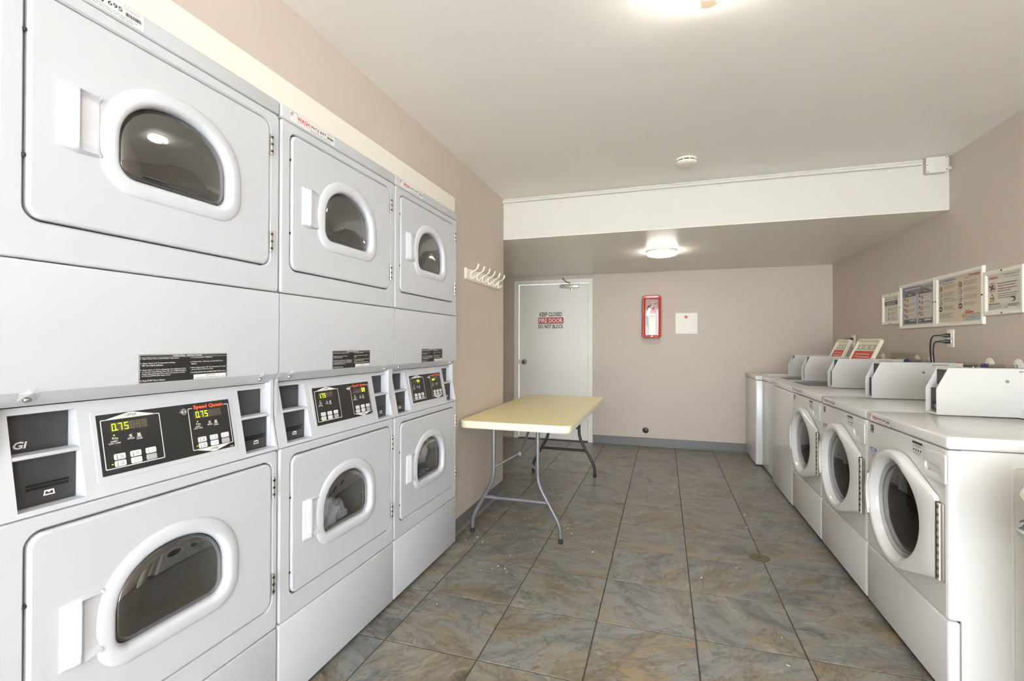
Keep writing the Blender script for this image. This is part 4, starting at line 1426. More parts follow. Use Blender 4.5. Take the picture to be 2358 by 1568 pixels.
fo1 = rrect(fcx, fcz, fw_, fh_, 0.034); fo2 = rrect(fcx, fcz, fw_ - 0.016, fh_ - 0.016, 0.028)
Q1, Q2, Q3, Q4 = matched([fo1, fo2, rrect(fcx + 0.002, fcz - 0.004, 0.160, 0.436, 0.014), win], (fcx, fcz))
MB().loft([[XZ(a, b, d) for a, b in P] for P, d in ((Q1, YB - 0.102), (Q1, YB - 0.112), (Q2, YB - 0.124), (Q3, YB - 0.122), (Q4, YB - 0.112), (Q4, YB - 0.104))]).build('cabinet_frame', REDPAINT, fc, loc=fo, smooth=50)
MB().loft([[XZ(a, b, d) for a, b in win] for d in (YB - 0.1075, YB - 0.1085)], True, True).build('window_pane', CLEAR, fc, loc=fo)
MB().lathe([(0.0001, -0.010), (0.008, -0.009), (0.010, -0.004), (0.010, 0.004)], (fcx + 0.0, YB - 0.122, 1.282), (0, 1, 0), 14).build('cabinet_lock', CHROME, fc, loc=fo)

ex = empty('fire_extinguisher', (fcx + 0.004, YB - 0.056, 1.29), 'red fire extinguisher with a pale label and steel levers inside the wall cabinet', 'fire extinguisher')
eo = (-fcx - 0.004, -YB + 0.056, -1.29)
ec = (fcx + 0.004, YB - 0.056)
MB().lathe([(0.0001, 1.276), (0.036, 1.278), (0.046, 1.286), (0.047, 1.54), (0.044, 1.565), (0.034, 1.588), (0.020, 1.600), (0.016, 1.612), (0.0001, 1.612)], (ec[0], ec[1], 0), (0, 0, 1), 28).build('tank', mat('tank_red', (200, 30, 26), 0.25), ex, loc=eo)
lb_ = MB()
lb_.lathe([(0.0476, 1.30), (0.0476, 1.545)], (ec[0], ec[1], 0), (0, 0, 1), 28)
lb_.build('tank_label', mat('tank_label_cream', (232, 214, 178), 0.5), ex, loc=eo)
tl = Ink((ec[0] - 0.03, ec[1] - 0.049, 1.30), (1, 0, 0), (0, 0, 1), 0.0015)
tl.lines(0.008, 0.218, 0.044, 2, 0.010, 0.005, 0.1, 4)
tl.lines(0.008, 0.190, 0.044, 4, 0.008, 0.002, 0.3, 6)
tl.build('lettering', INK, ex, loc=eo)
tl = Ink((ec[0] - 0.03, ec[1] - 0.049, 1.30), (1, 0, 0), (0, 0, 1), 0.0015)
tl.poly([(0.008, 0.03), (0.03, 0.02), (0.052, 0.03), (0.03, 0.04)])
tl.build('label_emblem', PAPER, ex, loc=eo)
MB().lathe([(0.014, 1.61), (0.014, 1.640), (0.010, 1.645)], (ec[0], ec[1], 0), (0, 0, 1), 16, True, True).build('valve', STEEL, ex, loc=eo)
MB().tube([(ec[0] - 0.016, ec[1], 1.690), (ec[0] + 0.002, ec[1] - 0.004, 1.655), (ec[0] + 0.034, ec[1] - 0.010, 1.600), (ec[0] + 0.052, ec[1] - 0.014, 1.572)], [0.010, 0.0085, 0.0075, 0.006], 8).build('lever', STEEL, ex, loc=eo)
MB().tube([(ec[0] + 0.006, ec[1] - 0.004, 1.655), (ec[0] + 0.03, ec[1] - 0.008, 1.664), (ec[0] + 0.060, ec[1] - 0.010, 1.674)], [0.006, 0.006, 0.005], 8).build('lever', STEEL, ex, loc=eo)
MB().lathe([(0.0001, -0.004), (0.011, -0.003), (0.012, 0.003), (0.012, 0.012)], (ec[0] - 0.012, ec[1] - 0.020, 1.628), (0, 1, 0), 16).build('gauge', REDPAINT, ex, loc=eo)
MB().tube([(ec[0] - 0.014, ec[1], 1.635), (ec[0] - 0.040, ec[1] - 0.005, 1.632), (ec[0] - 0.058, ec[1] - 0.005, 1.600), (ec[0] - 0.060, ec[1] - 0.002, 1.540), (ec[0] - 0.058, ec[1] + 0.005, 1.40)], 0.007, 8).build('hose', GAP, ex, loc=eo)
tgm = MB()
tgp = [(-0.036, 1.612), (-0.004, 1.604), (-0.022, 1.558), (-0.030, 1.512), (-0.060, 1.514), (-0.060, 1.560)]
tgm.prism([(ec[0] + a, b) for a, b in tgp], XZ, ec[1] - 0.0495, ec[1] - 0.0490)
tgm.build('inspection_tag', PAPER, ex, loc=eo, smooth=0)

# access panel
ap = empty('access_panel', (0.249, YB, 1.31), 'white square access panel with a red dot on the back wall', 'panel')
ao = (-0.249, -YB, -1.31)
PW = mat('panel_white', (240, 235, 226), 0.45)
MB().box(0.131, 0.367, YB - 0.006, YB, 1.310, 1.549, 0.002, 1).build('panel_frame', PW, ap, loc=ao)
MB().box(0.161, 0.341, YB - 0.0085, YB - 0.0062, 1.337, 1.524, 0.001, 1).build('panel_door', PW, ap, loc=ao)
dk = Ink((0, YB - 0.0085, 0), (1, 0, 0), (0, 0, 1), 0.0008)
dk.poly(circle(0.244, 1.503, 0.018, 24))
dk.m.build('red_dot', mat('dot_red', (206, 60, 40), 0.5), ap, loc=ao, smooth=0)
MB().lathe([(0.0001, -0.003), (0.004, -0.002), (0.004, 0)], (0.319, YB - 0.0085, 1.432), (0, 1, 0), 10).build('latch', STEEL, ap, loc=ao)

# pipe stub with a brass ring low on the back wall
ps = empty('pipe_cap', (-0.2, YB, 0.185), 'black round pipe cap in a brass ring low on the back wall', 'pipe cap')
pso = (0.2, -YB, -0.185)
MB().lathe([(0.036, 0.0), (0.036, -0.004), (0.030, -0.006), (0.027, -0.003), (0.027, 0.0)], (-0.2, YB, 0.185), (0, 1, 0), 28).build('ring', BRASS, ps, loc=pso)
MB().lathe([(0.0275, 0.0), (0.026, -0.006), (0.018, -0.010), (0.008, -0.010), (0.008, -0.016), (0.0001, -0.016)], (-0.2, YB, 0.182), (0, 1, 0), 28).build('plug', BLACK, ps, loc=pso)

# ================================================================== RIGHT WALL THINGS
FRM = mat('frame_white', (236, 232, 220), 0.35)


def poster_frame(y0, y1, z0, z1, label, screws, draw):
    """y0 < y1; the viewer sees y1 on the left"""
    root = empty('poster_frame', (XR, (y0 + y1) / 2, z0), label, 'poster', 'framed laundry notices')
    off = (-XR, -(y0 + y1) / 2, -z0)
    w, h = y1 - y0, z1 - z0
    bw = 0.026
    R = lambda g: [(y0 + g, z0 + g), (y1 - g, z0 + g), (y1 - g, z1 - g), (y0 + g, z1 - g)]
    fm = MB().loft([[(x, y, z) for y, z in R(g)] for g, x in ((0.0, XR), (0.0, XR - 0.012), (0.004, XR - 0.016), (0.018, XR - 0.015), (bw, XR - 0.007), (bw, XR))])
    fm.build('frame', FRM, root, loc=off, smooth=0)
    pp = MB().box(XR - 0.004, XR - 0.0005, y0 + bw - 0.002, y1 - bw + 0.002, z0 + bw - 0.002, z1 - bw + 0.002).build('poster_sheet', PAPER, root, loc=off, smooth=0)
    pw, ph = w - 2 * bw, h - 2 * bw
    org = Vector((XR - 0.004, y1 - bw, z0 + bw))
    layers = {}

    def layer(name, material, lift):
        k_ = (name, material.name)
        if k_ not in layers:
            layers[k_] = (Ink(org, (0, -1, 0), (0, 0, 1), lift), name, material)
        return layers[k_][0]
    draw(layer, pw, ph)
    for ink, name, material in layers.values():
        ink.m.build(name, material, pp, loc=None, smooth=0)
    MB().box(XR - 0.0068, XR - 0.0062, y0 + bw - 0.001, y1 - bw + 0.001, z0 + bw - 0.001, z1 - bw + 0.001).build('glazing', CLEAR, root, loc=off, smooth=0)
    for (a, b) in screws:
        MB().lathe([(0.0001, -0.0025), (0.0042, -0.002), (0.005, 0.002)], (XR - 0.0155, y1 - a * w, z0 + b * h), (1, 0, 0), 10).build('screw', GAP, root, loc=off)
    return root


PBLUE = mat('print_slate_blue', (116, 120, 146), 0.6)
PSKY = mat('print_sky', (196, 200, 216), 0.6)
PLILAC = mat('print_lilac', (230, 224, 223), 0.6)
PNAVY = mat('print_navy', (70, 72, 100), 0.6)
PDARK = mat('print_charcoal', (72, 74, 78), 0.6)
PYEL = mat('print_yellow', (222, 190, 52), 0.6)
PSKIN = mat('print_peach', (216, 176, 140), 0.6)
PGREEN = mat('print_green', (96, 112, 92), 0.6)
PTEXT = mat('print_text_grey', (122, 116, 106), 0.6)


def logo(layer, x, y, h, w):
    r = layer('logo', RED, 0.0016); k = layer('logo', PDARK, 0.0016)
    swoosh_logo(r, k, x, y, h)
    r.text('WASH', x + 0.62 * h, y + 0.12 * h, 0.72 * h, w - 0.62 * h, bold=0.02)


def draw_small(layer, w, h):
    layer('print_band', PNAVY, 0.0008).rect(0.0, h * 0.66, w, h * 0.83)
    layer('lettering', WHITEINK, 0.0014).lines(w * 0.12, h * 0.77, w * 0.76, 2, h * 0.06, h * 0.022, 0.25, 11)
    t = layer('lettering', PTEXT, 0.0012)
    t.lines(w * 0.05, h * 0.91, w * 0.5, 1, 0.01, h * 0.02, 0.1, 12)
    for q in range(3):
        t.lines(w * 0.42, h * (0.54 - 0.19 * q), w * 0.44, 4, h * 0.033, h * 0.009, 0.4, 13 + q)
        layer('icon', PTEXT, 0.0012).rect(w * 0.29, h * (0.43 - 0.19 * q), w * 0.345, h * (0.55 - 0.19 * q))
    t.lines(w * 0.06, h * 0.33, w * 0.08, 1, 0.01, h * 0.012, 0, 2)
    t.rect(0.05 * w, h * 0.06, 0.95 * w, h * 0.066)
    logo(layer, w * 0.72, h * 0.86, h * 0.09, w * 0.26)


def draw_washdry(layer, w, h):
    layer('print_ground', PSKY, 0.0004).rect(0, 0, w, h)
    layer('print_band', PBLUE, 0.0008).poly([(0.06 * w, h * 0.76), (0.98 * w, h * 0.80), (0.60 * w, h * 0.98), (0.02 * w, h * 0.99), (0.0, h * 0.76)])
    tl_ = layer('lettering', WHITEINK, 0.0016)
    tl_.lines(w * 0.09, h * 0.93, w * 0.52, 1, 0.01, h * 0.035, 0.0, 21)
    for q, (a, zt, cap) in enumerate(((0.06, 0.74, 'Wash'), (0.54, 0.76, 'Dry'))):
        layer('print_dome', PDARK, 0.0012).poly([(w * (a + 0.20 + 0.19 * math.cos(math.pi * k / 16)), h * (zt + 0.125 * math.sin(math.pi * k / 16))) for k in range(17)])
        tl_.text(cap, w * (a + 0.20), h * (zt + 0.03), h * 0.05, None, bold=0.02, align='c')
        layer('print_column', PLILAC, 0.0010).rect(w * a, h * 0.17, w * (a + 0.40), h * zt)
        for r in range(4):
            zz = h * (zt - 0.135 - 0.142 * r)
            layer('print_numeral', PDARK, 0.0018).rect(w * (a + 0.015), zz + h * 0.055, w * (a + 0.055), zz + h * 0.115)
            if r < 2:
                layer('picture', PSKIN, 0.0014).poly([(w * (a + 0.11) + w * 0.055 * math.cos(2 * math.pi * k / 14), zz + h * 0.055 + h * 0.052 * math.sin(2 * math.pi * k / 14)) for k in range(14)])
                layer('picture', RED, 0.0018).poly([(w * (a + 0.10), zz + h * 0.02), (w * (a + 0.145), zz + h * 0.02), (w * (a + 0.13), zz + h * 0.085)])
            else:
                layer('picture', PSKIN, 0.0014).rect(w * (a + 0.04), zz + h * 0.004, w * (a + 0.155), zz + h * 0.11)
                layer('picture', PGREEN, 0.0018).poly([(w * (a + 0.07), zz + h * 0.03), (w * (a + 0.13), zz + h * 0.02), (w * (a + 0.11), zz + h * 0.07)])
            layer('lettering', PTEXT, 0.0014).lines(w * (a + 0.185), zz + h * 0.09, w * 0.19, 1 + r % 3, h * 0.028, h * 0.010, 0.3, 30 + r + 7 * q)
        layer('print_band', PNAVY, 0.0012).rect(w * a, h * 0.03, w * (a + 0.41), h * 0.145)
    tl_.rect(w * 0.25, h * 0.10, w * 0.44, h * 0.125)
    tl_.rect(w * 0.72, h * 0.085, w * 0.92, h * 0.125)
    layer('icon', PYEL, 0.0018).rect(w * 0.57, h * 0.06, w * 0.61, h * 0.12)
    logo(layer, w * 0.74, h * 0.885, h * 0.075, w * 0.25)


def draw_steps(layer, w, h):
    layer('print_ground', mat('print_cream', (240, 227, 203), 0.6), 0.0004).rect(0, 0, w, h)
    layer('print_cloud', PSKY, 0.0008).poly([(0, h * 0.90), (0.38 * w, h * 0.93), (0.42 * w, h), (0, h)])
    layer('print_cloud', PSKY, 0.0008).poly([(w * 0.55, 0), (w, 0), (w, h * 0.13), (w * 0.66, h * 0.06)])
    tg = layer('lettering', PTEXT, 0.0014)
    tk = layer('lettering', PDARK, 0.0014)
    tg.lines(w * 0.16, h * 0.945, w * 0.28, 1, 0.01, h * 0.022, 0, 41)
    tk.text('Front Load Washer', w * 0.24, h * 0.865, h * 0.032, w * 0.26, bold=0.015, align='c')
    tk.text('Dryer', w * 0.68, h * 0.90, h * 0.036, w * 0.085, bold=0.015, align='c')
    for q, (a, z_) in enumerate(((0.055, 0.775), (0.535, 0.80))):
        for r in range(4):
            zz = h * (z_ - 0.155 * r)
            ell = lambda s_: [(w * a + w * 0.045 * s_ * math.cos(2 * math.pi * k / 20), zz + h * 0.066 * s_ * math.sin(2 * math.pi * k / 20)) for k in range(20)]
            layer('icon_ring', PDARK, 0.0012).poly(ell(1.0))
            if r < 3:
                layer('icon_ground', PAPER if r else PSKIN, 0.0016).poly(ell(0.78))
                layer('icon', RED if r < 2 and not (q == 0 and r == 1) else PDARK, 0.0020).poly([(w * (a - 0.012), zz - h * 0.03), (w * (a + 0.026), zz - h * 0.022), (w * (a + 0.012), zz + h * 0.035)])
            else:
                layer('icon_ground', PAPER, 0.0016).rect(w * (a - 0.03), zz - h * 0.012, w * (a + 0.03), zz + h * 0.008)
            tg.lines(w * (a + 0.085), zz + h * 0.052, w * 0.33, 3 + (r + q) % 2, h * 0.024, h * 0.0075, 0.35, 50 + 9 * q + r)
    tk.lines(w * 0.13, h * 0.545, w * 0.22, 1, 0.01, h * 0.012, 0, 71)
    tg.lines(w * 0.03, h * 0.19, w * 0.36, 4, h * 0.028, h * 0.009, 0.3, 72)
    layer('lettering', RED, 0.0016).rect(w * 0.645, h * 0.165, w * 0.83, h * 0.20)
    tk.lines(w * 0.645, h * 0.225, w * 0.12, 1, 0.01, h * 0.012, 0, 73)
    layer('lettering', PNAVY, 0.0014).lines(w * 0.645, h * 0.145, w * 0.34, 1, 0.01, h * 0.010, 0, 74)
    tg.lines(w * 0.645, h * 0.115, w * 0.30, 3, h * 0.022, h * 0.007, 0.3, 75)
    layer('icon', PYEL, 0.0016).poly([(w * 0.605 + w * 0.028 * math.cos(2 * math.pi * k / 14), h * 0.11 + h * 0.045 * math.sin(2 * math.pi * k / 14)) for k in range(14)])
    logo(layer, w * 0.73, h * 0.925, h * 0.075, w * 0.26)


def draw_detergent(layer, w, h):
    logo(layer, w * 0.02, h * 0.87, h * 0.09, w * 0.30)
    tg = layer('lettering', PTEXT, 0.0012)
    tg.lines(w * 0.49, h * 0.955, w * 0.44, 1, 0.01, h * 0.014, 0, 81)
    tg.text('Avoid Over-Soaping', w * 0.70, h * 0.865, h * 0.045, w * 0.40, align='c', shear=0.2)
    tk = layer('lettering', PDARK, 0.0014)
    tk.text('Do not use powder detergent.', w * 0.31, h * 0.715, h * 0.050, w * 0.58, bold=0.02)
    tk.text('Only use 1/4 of the detergent', w * 0.31, h * 0.640, h * 0.050, w * 0.52, bold=0.02)
    layer('lettering', RED, 0.0014).text('manufacturers recommended', w * 0.31, h * 0.575, h * 0.045, w * 0.55, bold=0.02)
    tk.text('amount for each load.', w * 0.31, h * 0.510, h * 0.045, w * 0.39, bold=0.02)
    tg.lines(w * 0.31, h * 0.445, w * 0.62, 3, h * 0.055, h * 0.018, 0.25, 82)
    el = lambda s_: [(w * 0.125 + w * 0.10 * s_ * math.cos(2 * math.pi * k / 32), h * 0.655 + h * 0.135 * s_ * math.sin(2 * math.pi * k / 32)) for k in range(32)]
    layer('icon', RED, 0.0014).band(el(1.0), el(0.90))
    layer('icon', PGREEN, 0.0012).poly([(w * 0.07, h * 0.57), (w * 0.15, h * 0.58), (w * 0.18, h * 0.70), (w * 0.13, h * 0.75), (w * 0.10, h * 0.68)])
    layer('icon', PYEL, 0.0014).poly([(w * 0.09, h * 0.62), (w * 0.16, h * 0.64), (w * 0.15, h * 0.68), (w * 0.08, h * 0.66)])
    layer('icon', RED, 0.0018).strip([(w * 0.04, h * 0.70), (w * 0.21, h * 0.60)], 0.006)
    layer('icon', PDARK, 0.0012).poly([(w * 0.06, h * 0.24), (w * 0.18, h * 0.25), (w * 0.18, h * 0.36), (w * 0.14, h * 0.45), (w * 0.125, h * 0.485), (w * 0.11, h * 0.45), (w * 0.065, h * 0.36)])
    layer('icon', PYEL, 0.0016).rect(w * 0.075, h * 0.26, w * 0.165, h * 0.335)
    layer('icon', PAPER, 0.0016).rect(w * 0.09, h * 0.36, w * 0.15, h * 0.42)
    tk.text('"The Number to use when"', w * 0.02, h * 0.165, h * 0.035, w * 0.36, bold=0.01) if False else tk.lines(w * 0.02, h * 0.18, w * 0.36, 1, 0.01, h * 0.022, 0, 83)
    tg.lines(w * 0.02, h * 0.135, w * 0.5, 4, h * 0.030, h * 0.008, 0.3, 84)
    layer('icon', PDARK, 0.0012).poly([(w * 0.76 + w * 0.075 * math.cos(2 * math.pi * k / 20), h * 0.27 + h * 0.07 * math.sin(2 * math.pi * k / 20)) for k in range(20)])
    layer('icon', PAPER, 0.0018).poly([(w * 0.74 + w * 0.05 * math.cos(2 * math.pi * k / 20), h * 0.26 + h * 0.045 * math.sin(2 * math.pi * k / 20)) for k in range(20)])
    tk.lines(w * 0.62, h * 0.135, w * 0.34, 2, h * 0.042, h * 0.018, 0.3, 85)
    layer('print_cloud', PSKY, 0.0006).poly([(w * 0.40, 0.02 * h), (w * 0.62, 0.02 * h), (w * 0.60, 0.12 * h), (w * 0.52, 0.08 * h)])


poster_frame(4.276, 4.572, 1.350, 1.592, 'small white framed notice with a navy heading band, partly behind the blue poster', [(0.5, 0.965), (0.5, 0.035)], draw_small)
poster_frame(3.786, 4.272, 1.309, 1.635, 'white framed wash and dry poster with blue and grey columns', [(0.012, 0.5), (0.975, 0.5)], draw_washdry)
poster_frame(3.296, 3.782, 1.309, 1.635, 'white framed cream poster of round washer and dryer step pictures', [(0.022, 0.5), (0.99, 0.5)], draw_steps)
poster_frame(2.985, 3.292, 1.353, 1.594, 'white framed detergent notice with a crossed-out box and a yellow bottle', [(0.5, 0.962), (0.5, 0.038)], draw_detergent)


def outlet(y, z, label):
    root = empty('wall_outlet', (XR, y, z), label, 'outlet')
    off = (-XR, -y, -z)
    MB().box(XR - 0.007, XR, y - 0.036, y + 0.036, z - 0.056, z + 0.056, 0.003, 2).build('cover_plate', FIXW, root, loc=off)
    for dz in (-0.019, 0.019):
        MB().box(XR - 0.009, XR - 0.006, y - 0.017, y + 0.017, z + dz - 0.014, z + dz + 0.014, 0.004, 2).build('receptacle', FIXW, root, loc=off)
    return root


outlet(3.628, 1.233, 'white duplex outlet with two black plugs below the blue and cream posters')
outlet(5.203, 1.225, 'white outlet in the far corner behind the open washer lids')
RUB = mat('black_cord_rubber', (24, 24, 25), 0.45)


def plug(y, z, label, run):
    root = empty('power_cord', (XR - 0.01, y, z), label, 'cord', 'black power cords on the right wall')
    off = (-XR + 0.01, -y, -z)
    m = MB().loft([[(XR - d_, y + a, z + b) for a, b in rrect(0, 0, w_, h_, min(w_, h_) * 0.35, 4)] for d_, w_, h_ in ((0.0105, 0.026, 0.024), (0.028, 0.026, 0.024), (0.034, 0.020, 0.018), (0.052, 0.014, 0.013), (0.058, 0.010, 0.010))], True, True)
    m.build('plug', RUB, root, loc=off)
    MB().tube(bend([(XR - 0.056, y, z)] + run, 0.035), 0.0042, 8).build('cable', RUB, root, loc=off)


plug(3.628, 1.252, 'black power cord plugged into the upper socket of the duplex outlet', [(XR - 0.098, 3.634, 1.250), (XR - 0.100, 3.648, 1.18), (XR - 0.085, 3.652, 1.0), (XR - 0.06, 3.65, 0.5)])
plug(3.628, 1.214, 'black power cord plugged into the lower socket of the duplex outlet', [(XR - 0.086, 3.630, 1.212), (XR - 0.090, 3.636, 1.16), (XR - 0.075, 3.640, 1.0), (XR - 0.05, 3.64, 0.5)])
plug(5.203, 1.244, 'black power cord plugged into the outlet in the far corner', [(XR - 0.09, 5.206, 1.242), (XR - 0.094, 5.22, 1.16), (XR - 0.06, 5.22, 0.8)])


def valve(y, colour, label):
    z = 1.084
    root = empty('water_valve', (XR, y, z), label, 'valve', 'washer water valves on the right wall')
    off = (-XR, -y, -z)
    MB().lathe([(0.040, 0.0), (0.040, -0.002), (0.030, -0.006), (0.012, -0.009), (0.012, -0.004)], (XR, y, z), (1, 0, 0), 24).build('escutcheon', FIXW, root, loc=off)
    MB().tube([(XR - 0.006, y, z), (XR - 0.060, y, z)], 0.009, 10).build('pipe', CHROME, root, loc=off)
    MB().tube([(XR - 0.060, y, z), (XR - 0.125, y, z)], 0.012, 10).build('valve_body', STEEL, root, loc=off)
    MB().tube([(XR - 0.075, y, z - 0.01), (XR - 0.075, y, z - 0.05)], 0.010, 10).build('spout', STEEL, root, loc=off)
    MB().lathe([(0.006, 0.0), (0.013, -0.002), (0.014, -0.020), (0.010, -0.024), (0.0001, -0.024)], (XR - 0.125, y, z), (1, 0, 0), 14, True).build('handle', colour, root, loc=off)


VR = mat('handle_red', (170, 30, 34), 0.4)
VB = mat('handle_blue', (40, 58, 96), 0.4)
for y, c_, lb in ((3.044, VB, 'blue handled water valve on the wall under the detergent notice'), (3.263, VR, 'red handled water valve on the wall between the cream poster and the detergent notice'),
                  (3.854, VB, 'blue handled water valve on the wall just past the duplex outlet'), (4.040, VR, 'red handled water valve on the wall under the blue poster'), (4.591, VB, 'water valve on the wall behind the open washer lid')):
    valve(y, c_, lb)

# ================================================================== CEILING THINGS


def ceiling_light(x, y, zc, r, h, strength, label, stain):
    root = empty('ceiling_light', (x, y, zc), label, 'ceiling light', 'round ceiling lights')
    MB().lathe([(r * 0.99, 0.0), (r, -0.004), (r, -0.016), (r * 0.97, -0.019)], (0, 0, 0), (0, 0, 1), 48, True, True).build('lamp_base', FIXW, root)
    m = bpy.data.materials.new('lamp_diffuser')
    m.use_nodes = True
    nt = m.node_tree
    b = nt.nodes['Principled BSDF']
    b.inputs['Base Color'].default_value = (0.9, 0.88, 0.82, 1)
    b.inputs['Roughness'].default_value = 0.3
    b.inputs['Emission Color'].default_value = LAMP_COL
    b.inputs['Emission Strength'].default_value = strength
    if stain:
        tc = nt.nodes.new('ShaderNodeTexCoord')
        sb = nt.nodes.new('ShaderNodeVectorMath'); sb.operation = 'SUBTRACT'; sb.inputs[1].default_value = stain
        ln = nt.nodes.new('ShaderNodeVectorMath'); ln.operation = 'LENGTH'
        no = nt.nodes.new('ShaderNodeTexNoise'); no.inputs['Scale'].default_value = 34; no.inputs['Detail'].default_value = 5
        ad = nt.nodes.new('ShaderNodeMath'); ad.operation = 'MULTIPLY_ADD'; ad.inputs[1].default_value = 0.10; 
        nt.links.new(tc.outputs['Object'], sb.inputs[0]); nt.links.new(sb.outputs[0], ln.inputs[0])
        nt.links.new(tc.outputs['Object'], no.inputs['Vector'])
        nt.links.new(no.outputs['Fac'], ad.inputs[0]); nt.links.new(ln.outputs['Value'], ad.inputs[2])
        rp = nt.nodes.new('ShaderNodeValToRGB')
        rp.color_ramp.elements[0].position = 0.078; rp.color_ramp.elements[0].color = (0.014, 0.009, 0.004, 1)
        rp.color_ramp.elements[1].position = 0.100; rp.color_ramp.elements[1].color = LAMP_COL
        nt.links.new(ad.outputs[0], rp.inputs[0])
        nt.links.new(rp.outputs[0], b.inputs['Emission Color'])
    prof = [(r * 0.985, -0.019), (r * 0.98, -0.019 - (h - 0.019) * 0.25), (r * 0.95, -0.019 - (h - 0.019) * 0.50), (r * 0.88, -0.019 - (h - 0.019) * 0.72), (r * 0.76, -0.019 - (h - 0.019) * 0.87), (r * 0.56, -0.019 - (h - 0.019) * 0.96), (r * 0.3, -h), (0.002, -h)]
    MB().lathe(prof, (0, 0, 0), (0, 0, 1), 48, False, True).build('diffuser', m, root, smooth=60)


ceiling_light(0.135, 1.560, ZC, 0.146, 0.075, LAMP_NEAR, 'large round ceiling light with a brown stain in its glowing diffuser', (0.0, 0.09, -0.075))
ceiling_light(0.100, -1.380, ZC, 0.146, 0.075, LAMP_REAR_FILL, 'added unseen ceiling light behind the viewer, filling the near dryers', None)  # extra lamp out of view, added to even the light on the dryers
ceiling_light(-0.015, 4.500, ZL, 0.135, 0.048, LAMP_FAR, 'round glowing ceiling light on the low ceiling near the fire door', None)

sd = empty('smoke_detector', (0.136, 3.196, ZC), 'white round smoke detector on the high ceiling before the beam', 'smoke detector')
MB().lathe([(0.064, 0.0), (0.064, -0.008), (0.060, -0.010)], (0, 0, 0), (0, 0, 1), 32, True, True).build('detector_base', FIXW, sd)
MB().lathe([(0.056, -0.010), (0.056, -0.017)], (0, 0, 0), (0, 0, 1), 32).build('detector_vent', GAP, sd)
MB().lathe([(0.060, -0.0165), (0.062, -0.019), (0.061, -0.028), (0.054, -0.034), (0.03, -0.037), (0.001, -0.037)], (0, 0, 0), (0, 0, 1), 32, False, True).build('detector_cover', FIXW, sd)
for k in range(10):
    a = 2 * math.pi * k / 10
    MB().box(-0.003, 0.003, -0.002, 0.002, -0.0175, -0.009).build('detector_rib', FIXW, sd, loc=(0.059 * math.cos(a), 0.059 * math.sin(a), 0), smooth=0).rotation_euler = (0, 0, a + math.pi / 2)

cd = empty('conduit', (0.2, YC, 2.33), 'white painted conduit running along the top of the white beam', 'conduit')
co = (-0.2, -YC, -2.33)
MB().tube([(XL + 0.0005, YC - 0.016, 2.336), (0.4, YC - 0.014, 2.338), (1.548, YC - 0.016, 2.334)], 0.0105, 10).build('pipe', BEAMP, cd, loc=co)
MB().tube([(1.672, YC - 0.016, 2.292), (XR - 0.0005, YC - 0.016, 2.292)], 0.0105, 10).build('pipe', BEAMP, cd, loc=co)
for x in (-0.521, -0.281, 0.38, 1.292):
    MB().loft([[(x + dx, YC - 0.0165 + r * math.cos(t), 2.3365 + r * math.sin(t)) for t in [math.radians(a) for a in range(-90, 271, 45)]] for dx, r in ((-0.008, 0.0112), (-0.008, 0.0125), (0.008, 0.0125), (0.008, 0.0112))], closed=False).build('strap', BEAMP, cd, loc=co)
    MB().box(x - 0.008, x + 0.008, YC - 0.004, YC - 0.0002, 2.312, 2.328).build('strap_tab', BEAMP, cd, loc=co, smooth=0)
jb = empty('junction_box', (1.61, YC, 2.26), 'white square junction box at the end of the beam by the side wall', 'junction box')
jo = (-1.61, -YC, -2.26)
MB().box(1.562, 1.665, YC - 0.045, YC - 0.0005, 2.263, 2.356, 0.004, 2).build('box_body', BEAMP, jb, loc=jo)
MB().box(1.556, 1.668, YC - 0.0505, YC - 0.0455, 2.259, 2.360, 0.005, 2).build('box_lid', BEAMP, jb, loc=jo)
for a, b in ((1.566, 2.268), (1.658, 2.351), (1.564, 2.310), (1.660, 2.275)):
    MB().lathe([(0.0001, -0.001), (0.003, -0.0008), (0.003, 0.001)], (a, YC - 0.0506, b), (0, 1, 0), 8).build('screw', GAP, jb, loc=jo)

# ================================================================== FLOOR THINGS
dr_ = empty('floor_drain', (0.51, 2.962, 0.0), 'round tarnished cleanout cover set in the floor by the washers', 'drain cover')
DRM = mat('tarnished_brass', (112, 100, 74), 0.45, metal=0.6, var=0.3, vscale=60)
MB().lathe([(0.054, -0.004), (0.054, 0.0012), (0.048, 0.002), (0.047, 0.0005)], (0, 0, 0), (0, 0, 1), 32).build('ring', DRM, dr_)
MB().lathe([(0.047, 0.0006), (0.046, 0.0016), (0.001, 0.0018)], (0, 0, 0), (0, 0, 1), 32, False, True).build('cover', DRM, dr_)
MB().box(-0.012, 0.012, -0.003, 0.003, 0.0012, 0.0026).build('slot', GAP, dr_, smooth=0)

lint = MB()
rnd = random.Random(12)
for k in range(70):
    if k < 40:
        x, y = rnd.uniform(-1.15, -0.55), rnd.uniform(2.3, 3.7)
    else:
        x, y = rnd.uniform(-1.0, 0.8), rnd.uniform(1.6, 4.6)
    s_ = rnd.uniform(0.0010, 0.0026)
    l_ = s_ * rnd.choice((1, 1, 1.5, 3))
    a = rnd.uniform(0, 3.14)
    c_, n_ = math.cos(a), math.sin(a)
    P = [(x + c_ * l_ * i - n_ * s_ * j, y + n_ * l_ * i + c_ * s_ * j, z) for z in (0.0001, s_ * 0.8) for i, j in ((-1, -1), (1, -1), (1, 1), (-1, 1))]
    lint.add(P, [(3, 2, 1, 0), (4, 5, 6, 7), (0, 1, 5, 4), (1, 2, 6, 5), (2, 3, 7, 6), (3, 0, 4, 7)])
tag(lint.build('lint', PAPER, smooth=0), 'tiny white lint specks scattered over the slate floor', 'lint', kind='stuff')

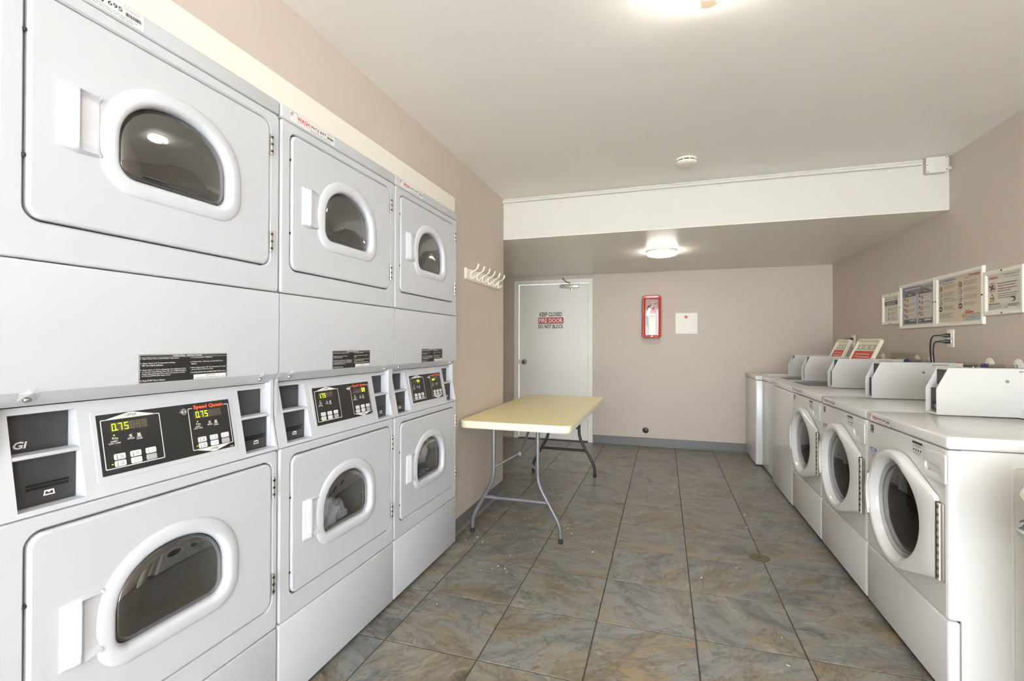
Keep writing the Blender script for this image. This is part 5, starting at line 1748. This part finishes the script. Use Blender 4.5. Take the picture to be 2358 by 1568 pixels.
# trash can at the right edge, before the first washer
tcx, tcy = 1.150, 1.580
tc = empty('trash_can', (tcx, tcy, 0), 'cream lidded trash can with a black and silver marbled bag at the picture edge', 'trash can')
MB().lathe([(0.15, 0.0), (0.155, 0.01), (0.200, 0.76), (0.205, 0.765)], (0, 0, 0), (0, 0, 1), 36, True).build('can_body', CREAM, tc)
MB().lathe([(0.216, 0.766), (0.230, 0.768), (0.235, 0.778), (0.231, 0.790), (0.221, 0.796), (0.206, 0.820), (0.165, 0.852), (0.09, 0.876), (0.001, 0.884)], (0, 0, 0), (0, 0, 1), 36, False, True).build('can_lid', CREAM, tc)
mb = bpy.data.materials.new('marbled_bag')
mb.use_nodes = True
nt = mb.node_tree
b = nt.nodes['Principled BSDF']; b.inputs['Roughness'].default_value = 0.25
wv = nt.nodes.new('ShaderNodeTexWave'); wv.inputs['Scale'].default_value = 4.0; wv.inputs['Distortion'].default_value = 9.0; wv.inputs['Detail'].default_value = 2.0
tx = nt.nodes.new('ShaderNodeTexCoord'); nt.links.new(tx.outputs['Object'], wv.inputs['Vector'])
cr_ = nt.nodes.new('ShaderNodeValToRGB'); cr_.color_ramp.elements[0].position = 0.42; cr_.color_ramp.elements[0].color = (0.012, 0.012, 0.012, 1); cr_.color_ramp.elements[1].position = 0.62; cr_.color_ramp.elements[1].color = (0.5, 0.5, 0.48, 1)
nt.links.new(wv.outputs['Fac'], cr_.inputs[0]); nt.links.new(cr_.outputs[0], b.inputs['Base Color'])
bagm = MB()
loops = []
for z, r, am in ((0.764, 0.2105, 0.0), (0.755, 0.219, 0.002), (0.735, 0.219, 0.004), (0.715, 0.217, 0.006), (0.698, 0.224, 0.008), (0.686, 0.236, 0.010), (0.676, 0.232, 0.010), (0.645, 0.208, 0.008), (0.61, 0.200, 0.004)):
    loops.append([((r + am * math.sin(k * 2.1 + z * 20)) * math.cos(2 * math.pi * k / 48), (r + am * math.sin(k * 2.1 + z * 20)) * math.sin(2 * math.pi * k / 48), z) for k in range(48)])
bagm.loft(loops).build('bag', mb, tc, smooth=60)
